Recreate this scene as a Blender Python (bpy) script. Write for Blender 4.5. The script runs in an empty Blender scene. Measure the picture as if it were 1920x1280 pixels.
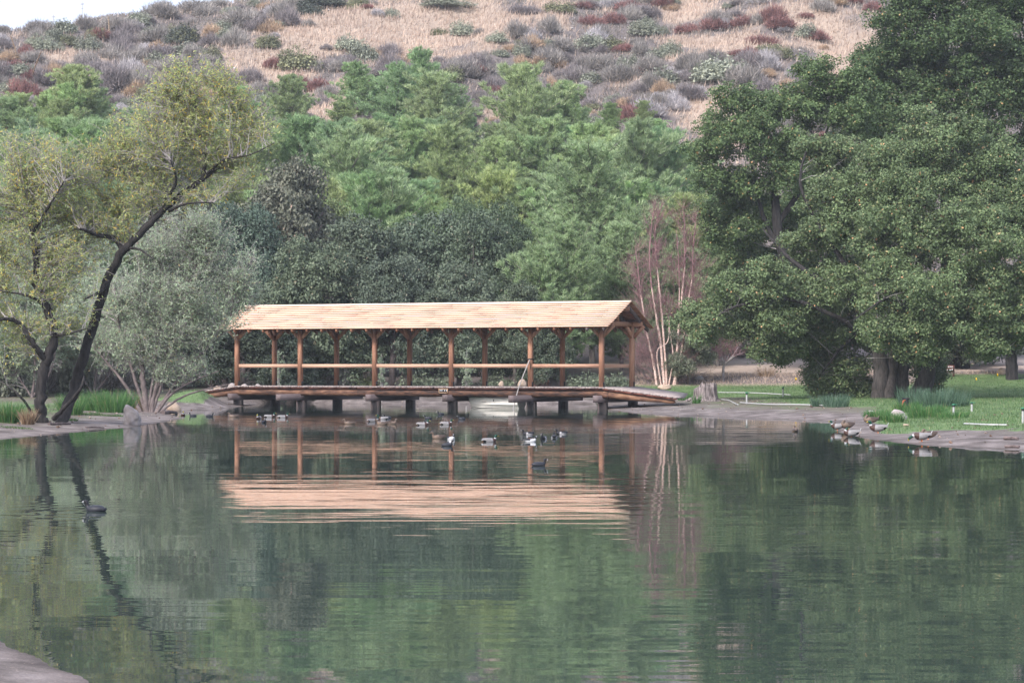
import bpy, math, random
import numpy as np
from mathutils import Vector, Matrix, noise as mnoise

# ------------------------------------------------------------------ camera, sky, sun, exposure
S = bpy.context.scene
F_PX, CX, HY, CAMZ = 4716.0, 960.0, 685.5, 2.3      # focal length in photo pixels, centre column, horizon row, eye height
cam_d = bpy.data.cameras.new('camera'); cam = bpy.data.objects.new('camera', cam_d); S.collection.objects.link(cam)
cam_d.sensor_width = 36; cam_d.lens = F_PX / 1920 * 36; cam_d.shift_y = 45.5 / 1920
cam_d.clip_start = 0.5; cam_d.clip_end = 4000
cam.location = (0, 0, CAMZ); cam.rotation_euler = (math.radians(90), 0, 0)
S.camera = cam
SUN_EL, SUN_AZ = 43, 218         # sun behind the camera's left shoulder, veiled by cloud
w = bpy.data.worlds.new('World'); S.world = w; w.use_nodes = True
nt = w.node_tree; bg = nt.nodes['Background']
sky = nt.nodes.new('ShaderNodeTexSky'); sky.sky_type = 'NISHITA'; sky.sun_disc = False
sky.sun_elevation = math.radians(SUN_EL); sky.sun_rotation = math.radians(SUN_AZ)
sky.air_density = 1.0; sky.dust_density = 6.0; sky.ozone_density = 1.0
cl = nt.nodes.new('ShaderNodeMix'); cl.data_type = 'RGBA'; cl.inputs[0].default_value = .72       # thin even cloud over the sky
nt.links.new(sky.outputs[0], cl.inputs[6]); cl.inputs[7].default_value = (3.0, 3.3, 4.35, 1); nt.links.new(cl.outputs[2], bg.inputs[0]); bg.inputs[1].default_value = 0.15
sl = bpy.data.lights.new('sun', 'SUN'); so = bpy.data.objects.new('sun', sl); S.collection.objects.link(so)
sl.energy = 1.7; sl.angle = math.radians(10); sl.color = (1.0, 0.965, 0.985)
az = math.radians(SUN_AZ); el = math.radians(SUN_EL)
sd = Vector((math.sin(az) * math.cos(el), math.cos(az) * math.cos(el), math.sin(el)))
so.rotation_euler = sd.to_track_quat('Z', 'Y').to_euler()
S.view_settings.view_transform = 'Standard'; S.view_settings.look = 'None'
S.view_settings.exposure = 1.42; S.view_settings.gamma = 1.0
S.render.engine = 'CYCLES'
S.cycles.max_bounces = 6; S.cycles.diffuse_bounces = 3; S.cycles.glossy_bounces = 3
S.cycles.transmission_bounces = 3; S.cycles.transparent_max_bounces = 6; S.cycles.volume_bounces = 0
S.cycles.caustics_reflective = False; S.cycles.caustics_refractive = False
HAZE = True
R = np.random.default_rng(7)

# ------------------------------------------------------------------ helpers
def unit(v):
    v = np.asarray(v, float); return v / np.maximum(np.linalg.norm(v, axis=-1, keepdims=True), 1e-9)

class MB:
    """collects vertices and faces, links them as one mesh object"""
    def __init__(s): s.v = []; s.f = []; s.m = []; s.r = []; s.n = 0
    def add(s, V, F, mi=0, rnd=None):
        V = np.asarray(V, float).reshape(-1, 3); F = np.asarray(F, np.int64)
        if len(F) == 0: return
        s.v.append(V); s.f.append(F + s.n); s.n += len(V)
        s.m.append(np.full(len(F), mi) if np.isscalar(mi) else np.asarray(mi))
        s.r.append(R.random(len(F)) if rnd is None else (np.full(len(F), rnd) if np.isscalar(rnd) else np.asarray(rnd)))
    def mesh(s, name, mats, smooth=False):
        me = bpy.data.meshes.new(name)
        V = np.concatenate(s.v); me.vertices.add(len(V)); me.vertices.foreach_set('co', V.ravel())
        loops = np.concatenate([f.ravel() for f in s.f]); tot = np.concatenate([np.full(len(f), f.shape[1]) for f in s.f])
        me.loops.add(len(loops)); me.loops.foreach_set('vertex_index', loops.astype(np.int32))
        me.polygons.add(len(tot)); st = np.concatenate([[0], np.cumsum(tot)[:-1]])
        me.polygons.foreach_set('loop_start', st.astype(np.int32))
        me.polygons.foreach_set('material_index', np.concatenate(s.m).astype(np.int32))
        if smooth: me.polygons.foreach_set('use_smooth', np.ones(len(tot), bool))
        a = me.attributes.new('rnd', 'FLOAT', 'FACE'); a.data.foreach_set('value', np.concatenate(s.r).astype(np.float32))
        for m in (mats if isinstance(mats, (list, tuple)) else [mats]): me.materials.append(m)
        me.update(calc_edges=True); me.validate()
        return me
    def build(s, name, mats, parent=None, smooth=False):
        return obj(name, s.mesh(name, mats, smooth), parent)
    # shapes
    def box(s, c, d, mi=0, rot=None, rnd=None):
        c = np.array(c, float); d = np.array(d, float) / 2
        P = np.array([[x, y, z] for x in (-1, 1) for y in (-1, 1) for z in (-1, 1)]) * d
        if rot is not None: P = P @ np.array(rot).T
        Fq = [[0, 1, 3, 2], [4, 6, 7, 5], [0, 4, 5, 1], [2, 3, 7, 6], [0, 2, 6, 4], [1, 5, 7, 3]]
        if rnd is None: rnd = R.random()
        s.add(P + c, Fq, mi, rnd)
    def beam(s, a, b, w_, h_, mi=0, rnd=None):
        """rectangular timber from a to b"""
        a = np.array(a, float); b = np.array(b, float); L = np.linalg.norm(b - a)
        t = (b - a) / L; up = np.array([0, 0, 1.0]) if abs(t[2]) < .99 else np.array([1.0, 0, 0])
        sd_ = unit(np.cross(up, t)); u = np.cross(t, sd_)
        s.box((a + b) / 2, (L, w_, h_), mi, np.stack([t, sd_, u], 1), rnd)
    def curves(s, P, Rr, n=5, mi=0, cap=True, rnd=None):
        """N curves of K points as tubes"""
        P = np.asarray(P, float); Rr = np.asarray(Rr, float)
        if P.ndim == 2: P = P[None]; Rr = Rr[None]
        N, K, _ = P.shape
        if N == 0: return
        T = np.empty_like(P); T[:, 1:-1] = P[:, 2:] - P[:, :-2]; T[:, 0] = P[:, 1] - P[:, 0]; T[:, -1] = P[:, -1] - P[:, -2]
        T = unit(T); ov = unit(P[:, -1] - P[:, 0])
        ref = np.where(np.abs(ov[:, 2:3]) < .8, np.array([[0, 0, 1.0]]), np.array([[1.0, 0.13, 0]]))[:, None, :]
        A = unit(np.cross(T, ref)); B = np.cross(T, A)
        th = np.arange(n) / n * 2 * math.pi
        V = P[:, :, None, :] + Rr[:, :, None, None] * (np.cos(th)[None, None, :, None] * A[:, :, None, :] + np.sin(th)[None, None, :, None] * B[:, :, None, :])
        base = (np.arange(N) * K * n)[:, None, None] + (np.arange(K - 1) * n)[None, :, None]
        i = np.arange(n)[None, None, :]; j = (np.arange(n) + 1)[None, None, :] % n
        Fq = np.stack([base + i, base + j, base + n + j, base + n + i], -1).reshape(-1, 4)
        r0 = R.random(N) if rnd is None else np.full(N, rnd)
        s.add(V, Fq, mi, np.repeat(r0, (K - 1) * n))
        if cap and n > 3:
            s.add(V[:, -1].reshape(-1, 3), np.arange(N * n).reshape(N, n)[:, ::1], mi, r0)
            s.add(V[:, 0].reshape(-1, 3), np.arange(N * n).reshape(N, n)[:, ::-1], mi, r0)
    def leaves(s, C, Nn, L, W, mi=0, D=None):
        """rhombic leaves at C facing Nn"""
        C = np.asarray(C, float); Nn = unit(Nn); n = len(C)
        if n == 0: return
        if D is None: D = R.normal(size=(n, 3))
        D = unit(D - Nn * np.sum(D * Nn, 1, keepdims=True)); B = np.cross(Nn, D)
        L = np.broadcast_to(L, n)[:, None] / 2; W = np.broadcast_to(W, n)[:, None] / 2
        V = np.stack([C - D * L, C + B * W - D * L * .1, C + D * L, C - B * W - D * L * .1], 1)
        s.add(V, np.arange(4 * n).reshape(n, 4), mi)
    def blades(s, C, D, L, W, mi=0):
        """thin triangles from C along D"""
        C = np.asarray(C, float); D = unit(D); n = len(C)
        if n == 0: return
        B = unit(np.cross(D, R.normal(size=(n, 3)))); L = np.broadcast_to(L, n)[:, None]; W = np.broadcast_to(W, n)[:, None] / 2
        V = np.stack([C - B * W, C + B * W, C + D * L], 1)
        s.add(V, np.arange(3 * n).reshape(n, 3), mi)
    def rock(s, c, r, seed=0, mi=0, sub=3):
        import bmesh
        bm = bmesh.new(); bmesh.ops.create_icosphere(bm, subdivisions=sub, radius=1)
        V = np.array([v.co[:] for v in bm.verts]); Fq = np.array([[v.index for v in f.verts] for f in bm.faces]); bm.free()
        o = Vector((seed * 3.7, seed * 1.3, seed * 7.1))
        k = np.array([1 + .35 * mnoise.noise(Vector(v) * .9 + o) + .14 * mnoise.noise(Vector(v) * 2.6 + o) + .05 * mnoise.noise(Vector(v) * 6 + o) for v in V])
        s.add(V * k[:, None] * np.array(r) + np.array(c), Fq, mi)

def obj(name, me, parent=None):
    o = bpy.data.objects.new(name, me); S.collection.objects.link(o)
    if parent is not None: o.parent = parent
    return o
def tag(o, label=None, cat=None, group=None, kind=None):
    if label: o['label'] = label
    if cat: o['category'] = cat
    if group: o['group'] = group
    if kind: o['kind'] = kind
    return o
def thing(name, loc, label, cat, group=None, rz=0.0):
    o = bpy.data.objects.new(name, None); S.collection.objects.link(o)
    o.location = loc; o.rotation_euler = (0, 0, rz); o.empty_display_size = .3
    return tag(o, label, cat, group)
def clone(root, loc, rz=0.0, sc=1.0, label=None, group=None, color=None):
    c = root.copy(); S.collection.objects.link(c); c.location = loc; c.rotation_euler = (0, 0, rz)
    c.scale = (sc, sc, sc) if np.isscalar(sc) else sc
    if label: c['label'] = label
    if group: c['group'] = group
    if color: c.color = color
    for ch in list(root.children):
        k = ch.copy(); S.collection.objects.link(k); k.parent = c
        if color: k.color = color
        for g in list(ch.children):
            q = g.copy(); S.collection.objects.link(q); q.parent = k
    return c
ORD = ['first', 'second', 'third', 'fourth', 'fifth', 'sixth', 'seventh', 'eighth', 'ninth', 'tenth', 'eleventh', 'twelfth', 'thirteenth', 'fourteenth', 'fifteenth']

# ------------------------------------------------------------------ materials
def new_mat(name):
    m = bpy.data.materials.new(name); m.use_nodes = True; n = m.node_tree
    b = n.nodes['Principled BSDF']; b.inputs['Specular IOR Level'].default_value = 0.25
    return m, n, b
def N(n, t, **kw):
    x = n.nodes.new(t)
    for k, v in kw.items(): setattr(x, k, v)
    return x
def ramp(n, fac, cols, pos=None):
    r = N(n, 'ShaderNodeValToRGB'); e = r.color_ramp.elements
    pos = pos or [i / (len(cols) - 1) for i in range(len(cols))]
    while len(e) < len(cols): e.new(.5)
    for i, c in enumerate(cols): e[i].position = pos[i]; e[i].color = (*c, 1)
    n.links.new(fac, r.inputs[0]); return r.outputs[0]
def mixc(n, f, a, b, mode='MIX'):
    m = N(n, 'ShaderNodeMix', data_type='RGBA', blend_type=mode)
    for i, x in ((0, f), (6, a), (7, b)):
        if hasattr(x, 'links') or hasattr(x, 'is_linked'): n.links.new(x, m.inputs[i])
        else: m.inputs[i].default_value = x if i == 0 else (*x, 1)
    return m.outputs[2]
def noise_tex(n, scale, detail=4, vec=None, rough=.55, out=0):
    t = N(n, 'ShaderNodeTexNoise'); t.inputs['Scale'].default_value = scale; t.inputs['Detail'].default_value = detail
    t.inputs['Roughness'].default_value = rough
    if vec is not None: n.links.new(vec, t.inputs[0])
    return t.outputs[out]
def coords(n, scale=None, which='Object'):
    c = N(n, 'ShaderNodeTexCoord').outputs[which]
    if scale is None: return c
    m = N(n, 'ShaderNodeMapping'); m.inputs['Scale'].default_value = scale; n.links.new(c, m.inputs[0]); return m.outputs[0]
def attr(n, name, out='Fac'): 
    a = N(n, 'ShaderNodeAttribute'); a.attribute_name = name; return a.outputs[out]
def bump(n, b, h, strength=.5, dist=.02):
    x = N(n, 'ShaderNodeBump'); x.inputs['Strength'].default_value = strength; x.inputs['Distance'].default_value = dist
    n.links.new(h, x.inputs['Height']); n.links.new(x.outputs[0], b.inputs['Normal'])

def leaf_mat(name, cols, pos=None, trans=.3, objcol=False, vary=.25, nscale=.5):
    m, n, b = new_mat(name)
    c = ramp(n, attr(n, 'rnd'), cols, pos)
    nz = noise_tex(n, nscale, 3, coords(n))
    v = ramp(n, nz, [(1 - vary,) * 3, (1 + vary,) * 3], [.3, .7])
    c = mixc(n, 1.0, c, v, 'MULTIPLY')
    if objcol: 
        oi = N(n, 'ShaderNodeObjectInfo'); c = mixc(n, 1.0, c, oi.outputs['Color'], 'MULTIPLY')
    n.links.new(c, b.inputs['Base Color']); b.inputs['Roughness'].default_value = .6
    t = N(n, 'ShaderNodeBsdfTranslucent'); n.links.new(c, t.inputs[0])
    mx = N(n, 'ShaderNodeMixShader'); mx.inputs[0].default_value = trans
    n.links.new(b.outputs[0], mx.inputs[1]); n.links.new(t.outputs[0], mx.inputs[2])
    n.links.new(mx.outputs[0], n.nodes['Material Output'].inputs[0])
    return m
def bark_mat(name, a, b_, scale=(6, 6, 1.2), strength=.8):
    m, n, b = new_mat(name)
    h = noise_tex(n, 1.5, 6, coords(n, scale), .65)
    n.links.new(ramp(n, h, [a, b_], [.35, .68]), b.inputs['Base Color']); b.inputs['Roughness'].default_value = .9
    bump(n, b, h, strength, .05); return m
def wood_mat(name, cols, pos=None, scale=(.6, 9, 9), rough=.7, bstr=.3):
    m, n, b = new_mat(name)
    h = noise_tex(n, 2.2, 5, coords(n, scale), .6)
    a = N(n, 'ShaderNodeMath', operation='MULTIPLY_ADD'); n.links.new(attr(n, 'rnd'), a.inputs[0]); a.inputs[1].default_value = .35; a.inputs[2].default_value = -.17
    s2 = N(n, 'ShaderNodeMath', operation='ADD', use_clamp=True); n.links.new(a.outputs[0], s2.inputs[0]); n.links.new(h, s2.inputs[1])
    n.links.new(ramp(n, s2.outputs[0], cols, pos), b.inputs['Base Color']); b.inputs['Roughness'].default_value = rough
    bump(n, b, h, bstr, .01); return m
def plain_mat(name, col, rough=.6, vary=.2, scale=8, metal=0, bstr=.15):
    m, n, b = new_mat(name)
    h = noise_tex(n, scale, 5, coords(n))
    lo = tuple(x * (1 - vary) for x in col); hi = tuple(min(1, x * (1 + vary)) for x in col)
    n.links.new(ramp(n, h, [lo, hi], [.3, .7]), b.inputs['Base Color'])
    b.inputs['Roughness'].default_value = rough; b.inputs['Metallic'].default_value = metal
    bump(n, b, h, bstr, .01); return m

M = {}
M['oak_leaf'] = leaf_mat('oak_leaf', [(.055, .085, .045), (.085, .13, .06), (.12, .17, .085), (.2, .22, .12), (.45, .25, .14)], [0, .45, .9, .985, .9985], .22, True)
M['dark_oak_leaf'] = leaf_mat('dark_oak_leaf', [(.07, .09, .056), (.112, .14, .082), (.165, .19, .12), (.3, .24, .16)], [0, .5, .97, .998], .2, True)
M['willow_leaf'] = leaf_mat('willow_leaf', [(.28, .36, .14), (.42, .50, .2), (.6, .6, .26), (.8, .55, .1)], [0, .45, .85, .97], .5)
M['grey_willow_leaf'] = leaf_mat('grey_willow_leaf', [(.27, .37, .22), (.4, .5, .32), (.53, .61, .43), (.55, .4, .18)], [0, .5, .95, .998], .4)
M['pine_needle'] = leaf_mat('pine_needle', [(.18, .28, .125), (.265, .40, .18), (.385, .52, .26)], [0, .5, 1], .35, True)
M['shrub'] = leaf_mat('shrub_foliage', [(.5, .5, .5), (.85, .85, .85), (1.3, 1.25, 1.2)], [0, .6, 1], .2, True, .3, 1.2)
M['sapling_leaf'] = leaf_mat('sapling_leaf', [(.25, .32, .2), (.4, .48, .32)], None, .3)
M['rush'] = leaf_mat('rush_blade', [(.05, .13, .04), (.085, .2, .06), (.14, .28, .09), (.4, .32, .17)], [0, .5, .93, .99], .35)
M['rush_blue'] = leaf_mat('rush_blade_bluish', [(.04, .09, .05), (.09, .16, .1), (.17, .25, .17)], None, .3)
M['straw'] = leaf_mat('straw', [(.16, .1, .06), (.3, .21, .13), (.42, .32, .22)], None, .2)
M['grass'] = leaf_mat('grass_blade', [(.06, .115, .04), (.095, .165, .06), (.15, .22, .09), (.34, .29, .17)], [0, .5, .93, .99], .4, False, .35, .25)
M['dry_grass'] = leaf_mat('dry_grass_blade', [(.34, .26, .21), (.48, .37, .29), (.62, .5, .39)], None, .3, False, .2, .06)
M['bark'] = bark_mat('bark', (.022, .02, .018), (.095, .082, .075))
M['black_bark'] = bark_mat('black_bark', (.012, .011, .011), (.05, .045, .042))
M['grey_twig'] = bark_mat('grey_twig', (.2, .18, .17), (.4, .37, .35), (3, 3, 3), .2)
M['brown_twig'] = bark_mat('brown_twig', (.1, .08, .075), (.22, .18, .17), (3, 3, 3), .2)
M['pine_bark'] = bark_mat('pine_bark', (.12, .1, .09), (.32, .29, .26))
M['birch_bark'] = bark_mat('birch_bark', (.42, .24, .19), (.82, .68, .6), (5, 5, 9), .5)
M['red_twig'] = bark_mat('red_twig', (.22, .12, .12), (.36, .22, .22), (3, 3, 3), .2)
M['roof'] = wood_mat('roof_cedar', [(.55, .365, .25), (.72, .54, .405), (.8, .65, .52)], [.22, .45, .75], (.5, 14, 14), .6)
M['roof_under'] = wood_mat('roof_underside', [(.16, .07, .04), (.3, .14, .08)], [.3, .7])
M['post'] = wood_mat('stained_timber', [(.2, .095, .058), (.35, .18, .11), (.47, .27, .17)], [.25, .5, .8], (9, 9, .6))
M['rail'] = wood_mat('rail_timber', [(.34, .18, .12), (.48, .29, .195), (.58, .38, .27)], [.25, .5, .8])
M['deck'] = wood_mat('deck_board', [(.16, .13, .12), (.3, .25, .23), (.4, .34, .3)], [.25, .5, .8], (8, .8, 8), .85)
M['deck_edge'] = wood_mat('deck_edge', [(.03, .015, .012), (.14, .045, .03), (.26, .09, .06)], [.3, .55, .8], (1, 9, 9), .8)
M['log'] = wood_mat('peeled_log', [(.03, .018, .014), (.12, .058, .035), (.3, .17, .1)], [.32, .52, .78], (.9, 4, 4), .75, .8)
M['cap'] = wood_mat('pier_cap_timber', [(.085, .065, .062), (.13, .1, .097), (.17, .135, .13)], [.25, .5, .8], (6, .7, 6), .85)
M['pile'] = wood_mat('pile_timber', [(.02, .017, .017), (.06, .05, .045), (.16, .12, .11)], [.3, .55, .8], (6, 6, 1), .85)
M['iron'] = plain_mat('black_iron', (.02, .02, .022), .5)
M['rock'] = plain_mat('pale_rock', (.33, .29, .27), .85, .3, 4, 0, .5)
M['tan_rock'] = plain_mat('tan_rock', (.42, .32, .24), .85, .25, 4, 0, .5)
M['boat'] = plain_mat('cream_hull', (.85, .81, .73), .4, .08, 3, 0, .05)
M['boat_in'] = plain_mat('boat_inside', (.5, .46, .4), .6)
M['pvc'] = plain_mat('white_pipe', (.4, .4, .385), .4, .08)
M['green_cap'] = plain_mat('green_cap', (.03, .17, .09), .5)
M['sign'] = plain_mat('brown_sign', (.16, .07, .055), .7)
M['white'] = plain_mat('white_paint', (.8, .8, .8), .6, .05)
M['brass'] = plain_mat('brass_frame', (.6, .4, .25), .5)
M['yellow'] = plain_mat('yellow_plastic', (.85, .55, .02), .5, .05)
M['rust'] = plain_mat('rusty_pipe', (.28, .09, .05), .7)
M['rope'] = plain_mat('grey_rope', (.38, .36, .34), .8)
M['stump'] = bark_mat('weathered_stump', (.012, .011, .01), (.38, .32, .3), (7, 7, .9), 1)
M['driftwood'] = bark_mat('driftwood', (.06, .045, .04), (.18, .14, .13), (1, 6, 6), .5)

# ------------------------------------------------------------------ terrain
def wpt(px, py, z=0.0):
    Y = F_PX * (CAMZ - z) / (py - HY); return ((px - CX) / F_PX * Y, Y)
def at(px, py, Y): return np.array([(px - CX) / F_PX * Y, Y, CAMZ - (py - HY) / F_PX * Y])

pond = [(-4.29, 21.08), (-3.82, 20), (-3.39, 19.05), (-3.04, 18.24), (-2.2, 16), (0, 11), (4, 8.5), (14, 8.5), (32, 14), (42, 32), (40, 56), (22, 60)]
pond += [wpt(*p) for p in [(1975, 850), (1920, 844), (1850, 841), (1776, 837), (1730, 834), (1672, 829), (1630, 823), (1604, 818), (1580, 812), (1564, 808), (1580, 801), (1605, 797),
         (1622, 793), (1600, 791), (1560, 790), (1500, 787), (1400, 783), (1320, 780), (1260, 778), (1180, 774), (1140, 768), (1132, 764), (1150, 759.5), (1120, 757), (1000, 756.5),
         (850, 757.5), (700, 757), (560, 755), (505, 753), (484, 756), (472, 760), (440, 763), (400, 768), (350, 769), (325, 770), (318, 776), (330, 780), (345, 784), (325, 788), (260, 799), (200, 804),
         (120, 812), (60, 818), (0, 822)]]
pond += [(-19, 75), (-34, 60), (-36, 35), (-22, 26), (-9, 23.5)]
pond = np.array(pond)
def pond_sd(X, Y):
    """signed distance to the shore, positive on land"""
    sh = X.shape; P = np.stack([X.ravel(), Y.ravel()], 1); d = np.full(len(P), 1e9); ins = np.zeros(len(P), bool)
    for i in range(len(pond)):
        a = pond[i]; b = pond[(i + 1) % len(pond)]; ab = b - a
        t = np.clip(((P - a) @ ab) / (ab @ ab), 0, 1); q = a + t[:, None] * ab
        d = np.minimum(d, np.hypot(*(P - q).T))
        c = (a[1] > P[:, 1]) != (b[1] > P[:, 1])
        with np.errstate(divide='ignore', invalid='ignore'):
            xi = a[0] + (P[:, 1] - a[1]) * ab[0] / (ab[1] if ab[1] != 0 else 1e-9)
        ins ^= c & (P[:, 0] < xi)
    return np.where(ins, -d, d).reshape(sh)
def fbm(X, Y, s, seed=0):
    r = np.random.default_rng(seed); out = 0
    for k in range(5):
        for j in range(3):
            a = r.random() * 6.283; ph = r.random() * 6.283; f = 2 ** k / s * (0.7 + .6 * r.random())
            out = out + np.sin((X * math.cos(a) + Y * math.sin(a)) * f * 6.283 + ph) / 2 ** k / 1.8
    return out / 2
def sstep(a, b, x): t = np.clip((x - a) / (b - a), 0, 1); return t * t * (3 - 2 * t)
def height(X, Y):
    X = np.asarray(X, float); Y = np.asarray(Y, float); d = pond_sd(X, Y); d = d + (fbm(X, Y, .9, 51) * .05 + fbm(X, Y, .25, 52) * .015) * (np.abs(d) < 1.0) * (1 - np.minimum(np.abs(d), 1)) * np.where(Y > 50, 4.0, 1.0)
    land = .25 * (1 - np.exp(-np.maximum(d, 0) / 3)) + .010 * np.clip(d, 0, 60)
    g = .04 * np.clip(Y - 150, 0, 16) + .55 * sstep(165, 171, Y) + .085 * np.clip(Y - 171, 0, 13)
    hy = np.clip(Y - 184, 0, None)
    h = .26 * np.minimum(hy, 30) + .36 * np.maximum(hy - 30, 0)
    h = h + fbm(X, Y, 60, 3) * 2.6 * np.clip(hy / 40, 0, 1) + fbm(X, Y, 14, 5) * .5 * np.clip(hy / 30, 0, 1)
    cap = 63.0 + .31 * np.minimum(X, 20) - .06 * np.clip(Y - 325, 0, None) + fbm(X, Y, 40, 9) * 1.2
    k = 3.0; z = land + g + h
    m = np.minimum(z, cap); z = np.where(Y > 250, m - k * np.log1p(np.exp(-np.abs(z - cap) / k)) * np.clip((Y - 250) / 30, 0, 1), z)
    z = z + (fbm(X, Y, 3, 11) * .035 + fbm(X, Y, 1.1, 12) * .028) * np.clip(d * .8, 0, 1) * np.where(Y > 50, 1, .45)
    # grassy mound by the left end of the bridge
    z = z + .8 * np.exp(-(((X + 17.3) / 2.0) ** 2 + ((Y - 138.5) / 3.6) ** 2)) * np.clip(d / 1.5, 0, 1)
    # mud hump on the right spit
    mx, my = wpt(1625, 800); z = z + .16 * np.exp(-(((X - mx) / 1.3) ** 2 + ((Y - my) / 2.5) ** 2)) * np.clip(d / .6, 0, 1)
    return np.where(d < 0, np.maximum(-1.6, d * .22), z)
def H(x, y): return float(height(np.array([x]), np.array([y]))[0])
def hit(px, py, y0=8, y1=520):
    Y = np.arange(y0, y1, .4); X = (px - CX) / F_PX * Y; Z = CAMZ - (py - HY) / F_PX * Y
    h = height(X, Y); b = np.nonzero((h >= Z) & (h > -.01) | (Z < 0) & (h < 0))[0]
    i = b[0] if len(b) else -1
    return np.array([X[i], Y[i], max(0.0, h[i])])

xs = np.concatenate([np.arange(-220, -80, 14), np.arange(-80, -34, 2.0), np.arange(-34, -8, .4), np.arange(-8, -2, .1), np.arange(-2, 34, .4), np.arange(34, 80, 2.0), np.arange(80, 221, 14)])
ys = np.concatenate([np.arange(-80, 6, 6), np.arange(6, 15, .6), np.arange(15, 26, .12), np.arange(26, 60, .6), np.arange(60, 188, .4), np.arange(188, 380, 1.5), np.arange(380, 480, 20)])
GX, GY = np.meshgrid(xs, ys); GZ = height(GX, GY); GD = pond_sd(GX, GY)
def sheet(name, i0, i1, mat):
    X = GX[i0:i1]; Y = GY[i0:i1]; Z = GZ[i0:i1]; d = GD[i0:i1]; r, c = X.shape
    idx = np.arange(r * c).reshape(r, c)
    Fq = np.stack([idx[:-1, :-1], idx[:-1, 1:], idx[1:, 1:], idx[1:, :-1]], -1).reshape(-1, 4)
    mb = MB(); mb.add(np.stack([X, Y, Z], -1), Fq); o = mb.build(name, mat, smooth=True)
    g = grass_w(X, Y, d); road = sstep(171, 173.5, Y) * (1 - sstep(180, 186, Y)) * sstep(4, 9, X)
    wet = np.where(X < -5, 1 - sstep(1.8, 4.6, d + fbm(X, Y, 4, 23) * 1.8), 1 - sstep(2.5, 7.0, d + fbm(X, Y, 4, 23) * 1.8)); dry = np.where(X > .16 * Y, sstep(169, 172, Y), sstep(163, 167, Y))
    g = np.where(Y > 186, tanmask(X, Y, Z), g)
    col = np.stack([g, road, wet, dry], -1).reshape(-1, 4).astype(np.float32)
    a = o.data.attributes.new('gmask', 'FLOAT_COLOR', 'POINT'); a.data.foreach_set('color', col.ravel())
    return tag(o, kind='structure')
def tanmask(X, Y, Z):
    """where the slope carries dry grass rather than brush"""
    px = CX + F_PX * X / np.maximum(Y, 1); py = HY - F_PX * (Z - CAMZ) / np.maximum(Y, 1); t = np.zeros(np.shape(X))
    for (cx, cy, rx, ry) in ((150, 105, 70, 16), (520, 120, 110, 45), (620, 60, 120, 50), (760, 60, 150, 60), (900, 40, 100, 45), (1040, 30, 40, 30), (1290, 20, 60, 22), (1380, 85, 120, 18), (1560, 60, 80, 30), (1500, 25, 80, 20), (1590, 110, 60, 60), (1340, 225, 60, 60), (930, 225, 40, 25), (620, 200, 50, 40), (1270, 105, 50, 12), (300, -60, 300, 30), (900, -90, 500, 60)):
        t = np.maximum(t, np.exp(-(((px - cx) / rx) ** 2 + ((py - cy) / ry) ** 2) ** 1.5))
    return np.clip(t + fbm(X, Y, 7, 41) * .45 + fbm(X, Y, 22, 42) * .25, 0, 1)
def grass_w(X, Y, d):
    dn = d + fbm(X, Y, 5, 17) * 1.6; lim = 5.0 + 3.0 * sstep(95, 112, Y); right = sstep(5, 8, X) * sstep(0, 2.5, dn - lim) * (1 - sstep(164, 168, Y))
    mound = np.exp(-(((X + 17.2) / 2.3) ** 2 + ((Y - 138.3) / 4.2) ** 2) ** 2) * sstep(.7, 1.5, d) * 1.2
    r2 = sstep(.1430, .1480, X / np.maximum(Y, 1) + fbm(X, Y, 3, 19) * .002) * sstep(80.5, 83, Y + fbm(X, Y, 2.5, 18) * 1.5) * sstep(.5, 1.4, d) * (1 - np.where(X > .16 * Y, sstep(169, 172, Y), sstep(164, 168, Y))) * sstep(5, 8, X)
    right = np.maximum(right, r2)
    left = .6 * sstep(-7, -9, X) * sstep(2.5, 6, d + fbm(X, Y, 4, 61) * 2) * (1 - sstep(125, 150, Y)) * sstep(60, 70, Y)
    e = sstep(-10, 10, X) * sstep(150, 154, Y) * (1 - sstep(164, 168, Y))
    return np.clip(np.maximum.reduce([right, mound, left, e * sstep(6, 7, X)]), 0, 1)
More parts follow.
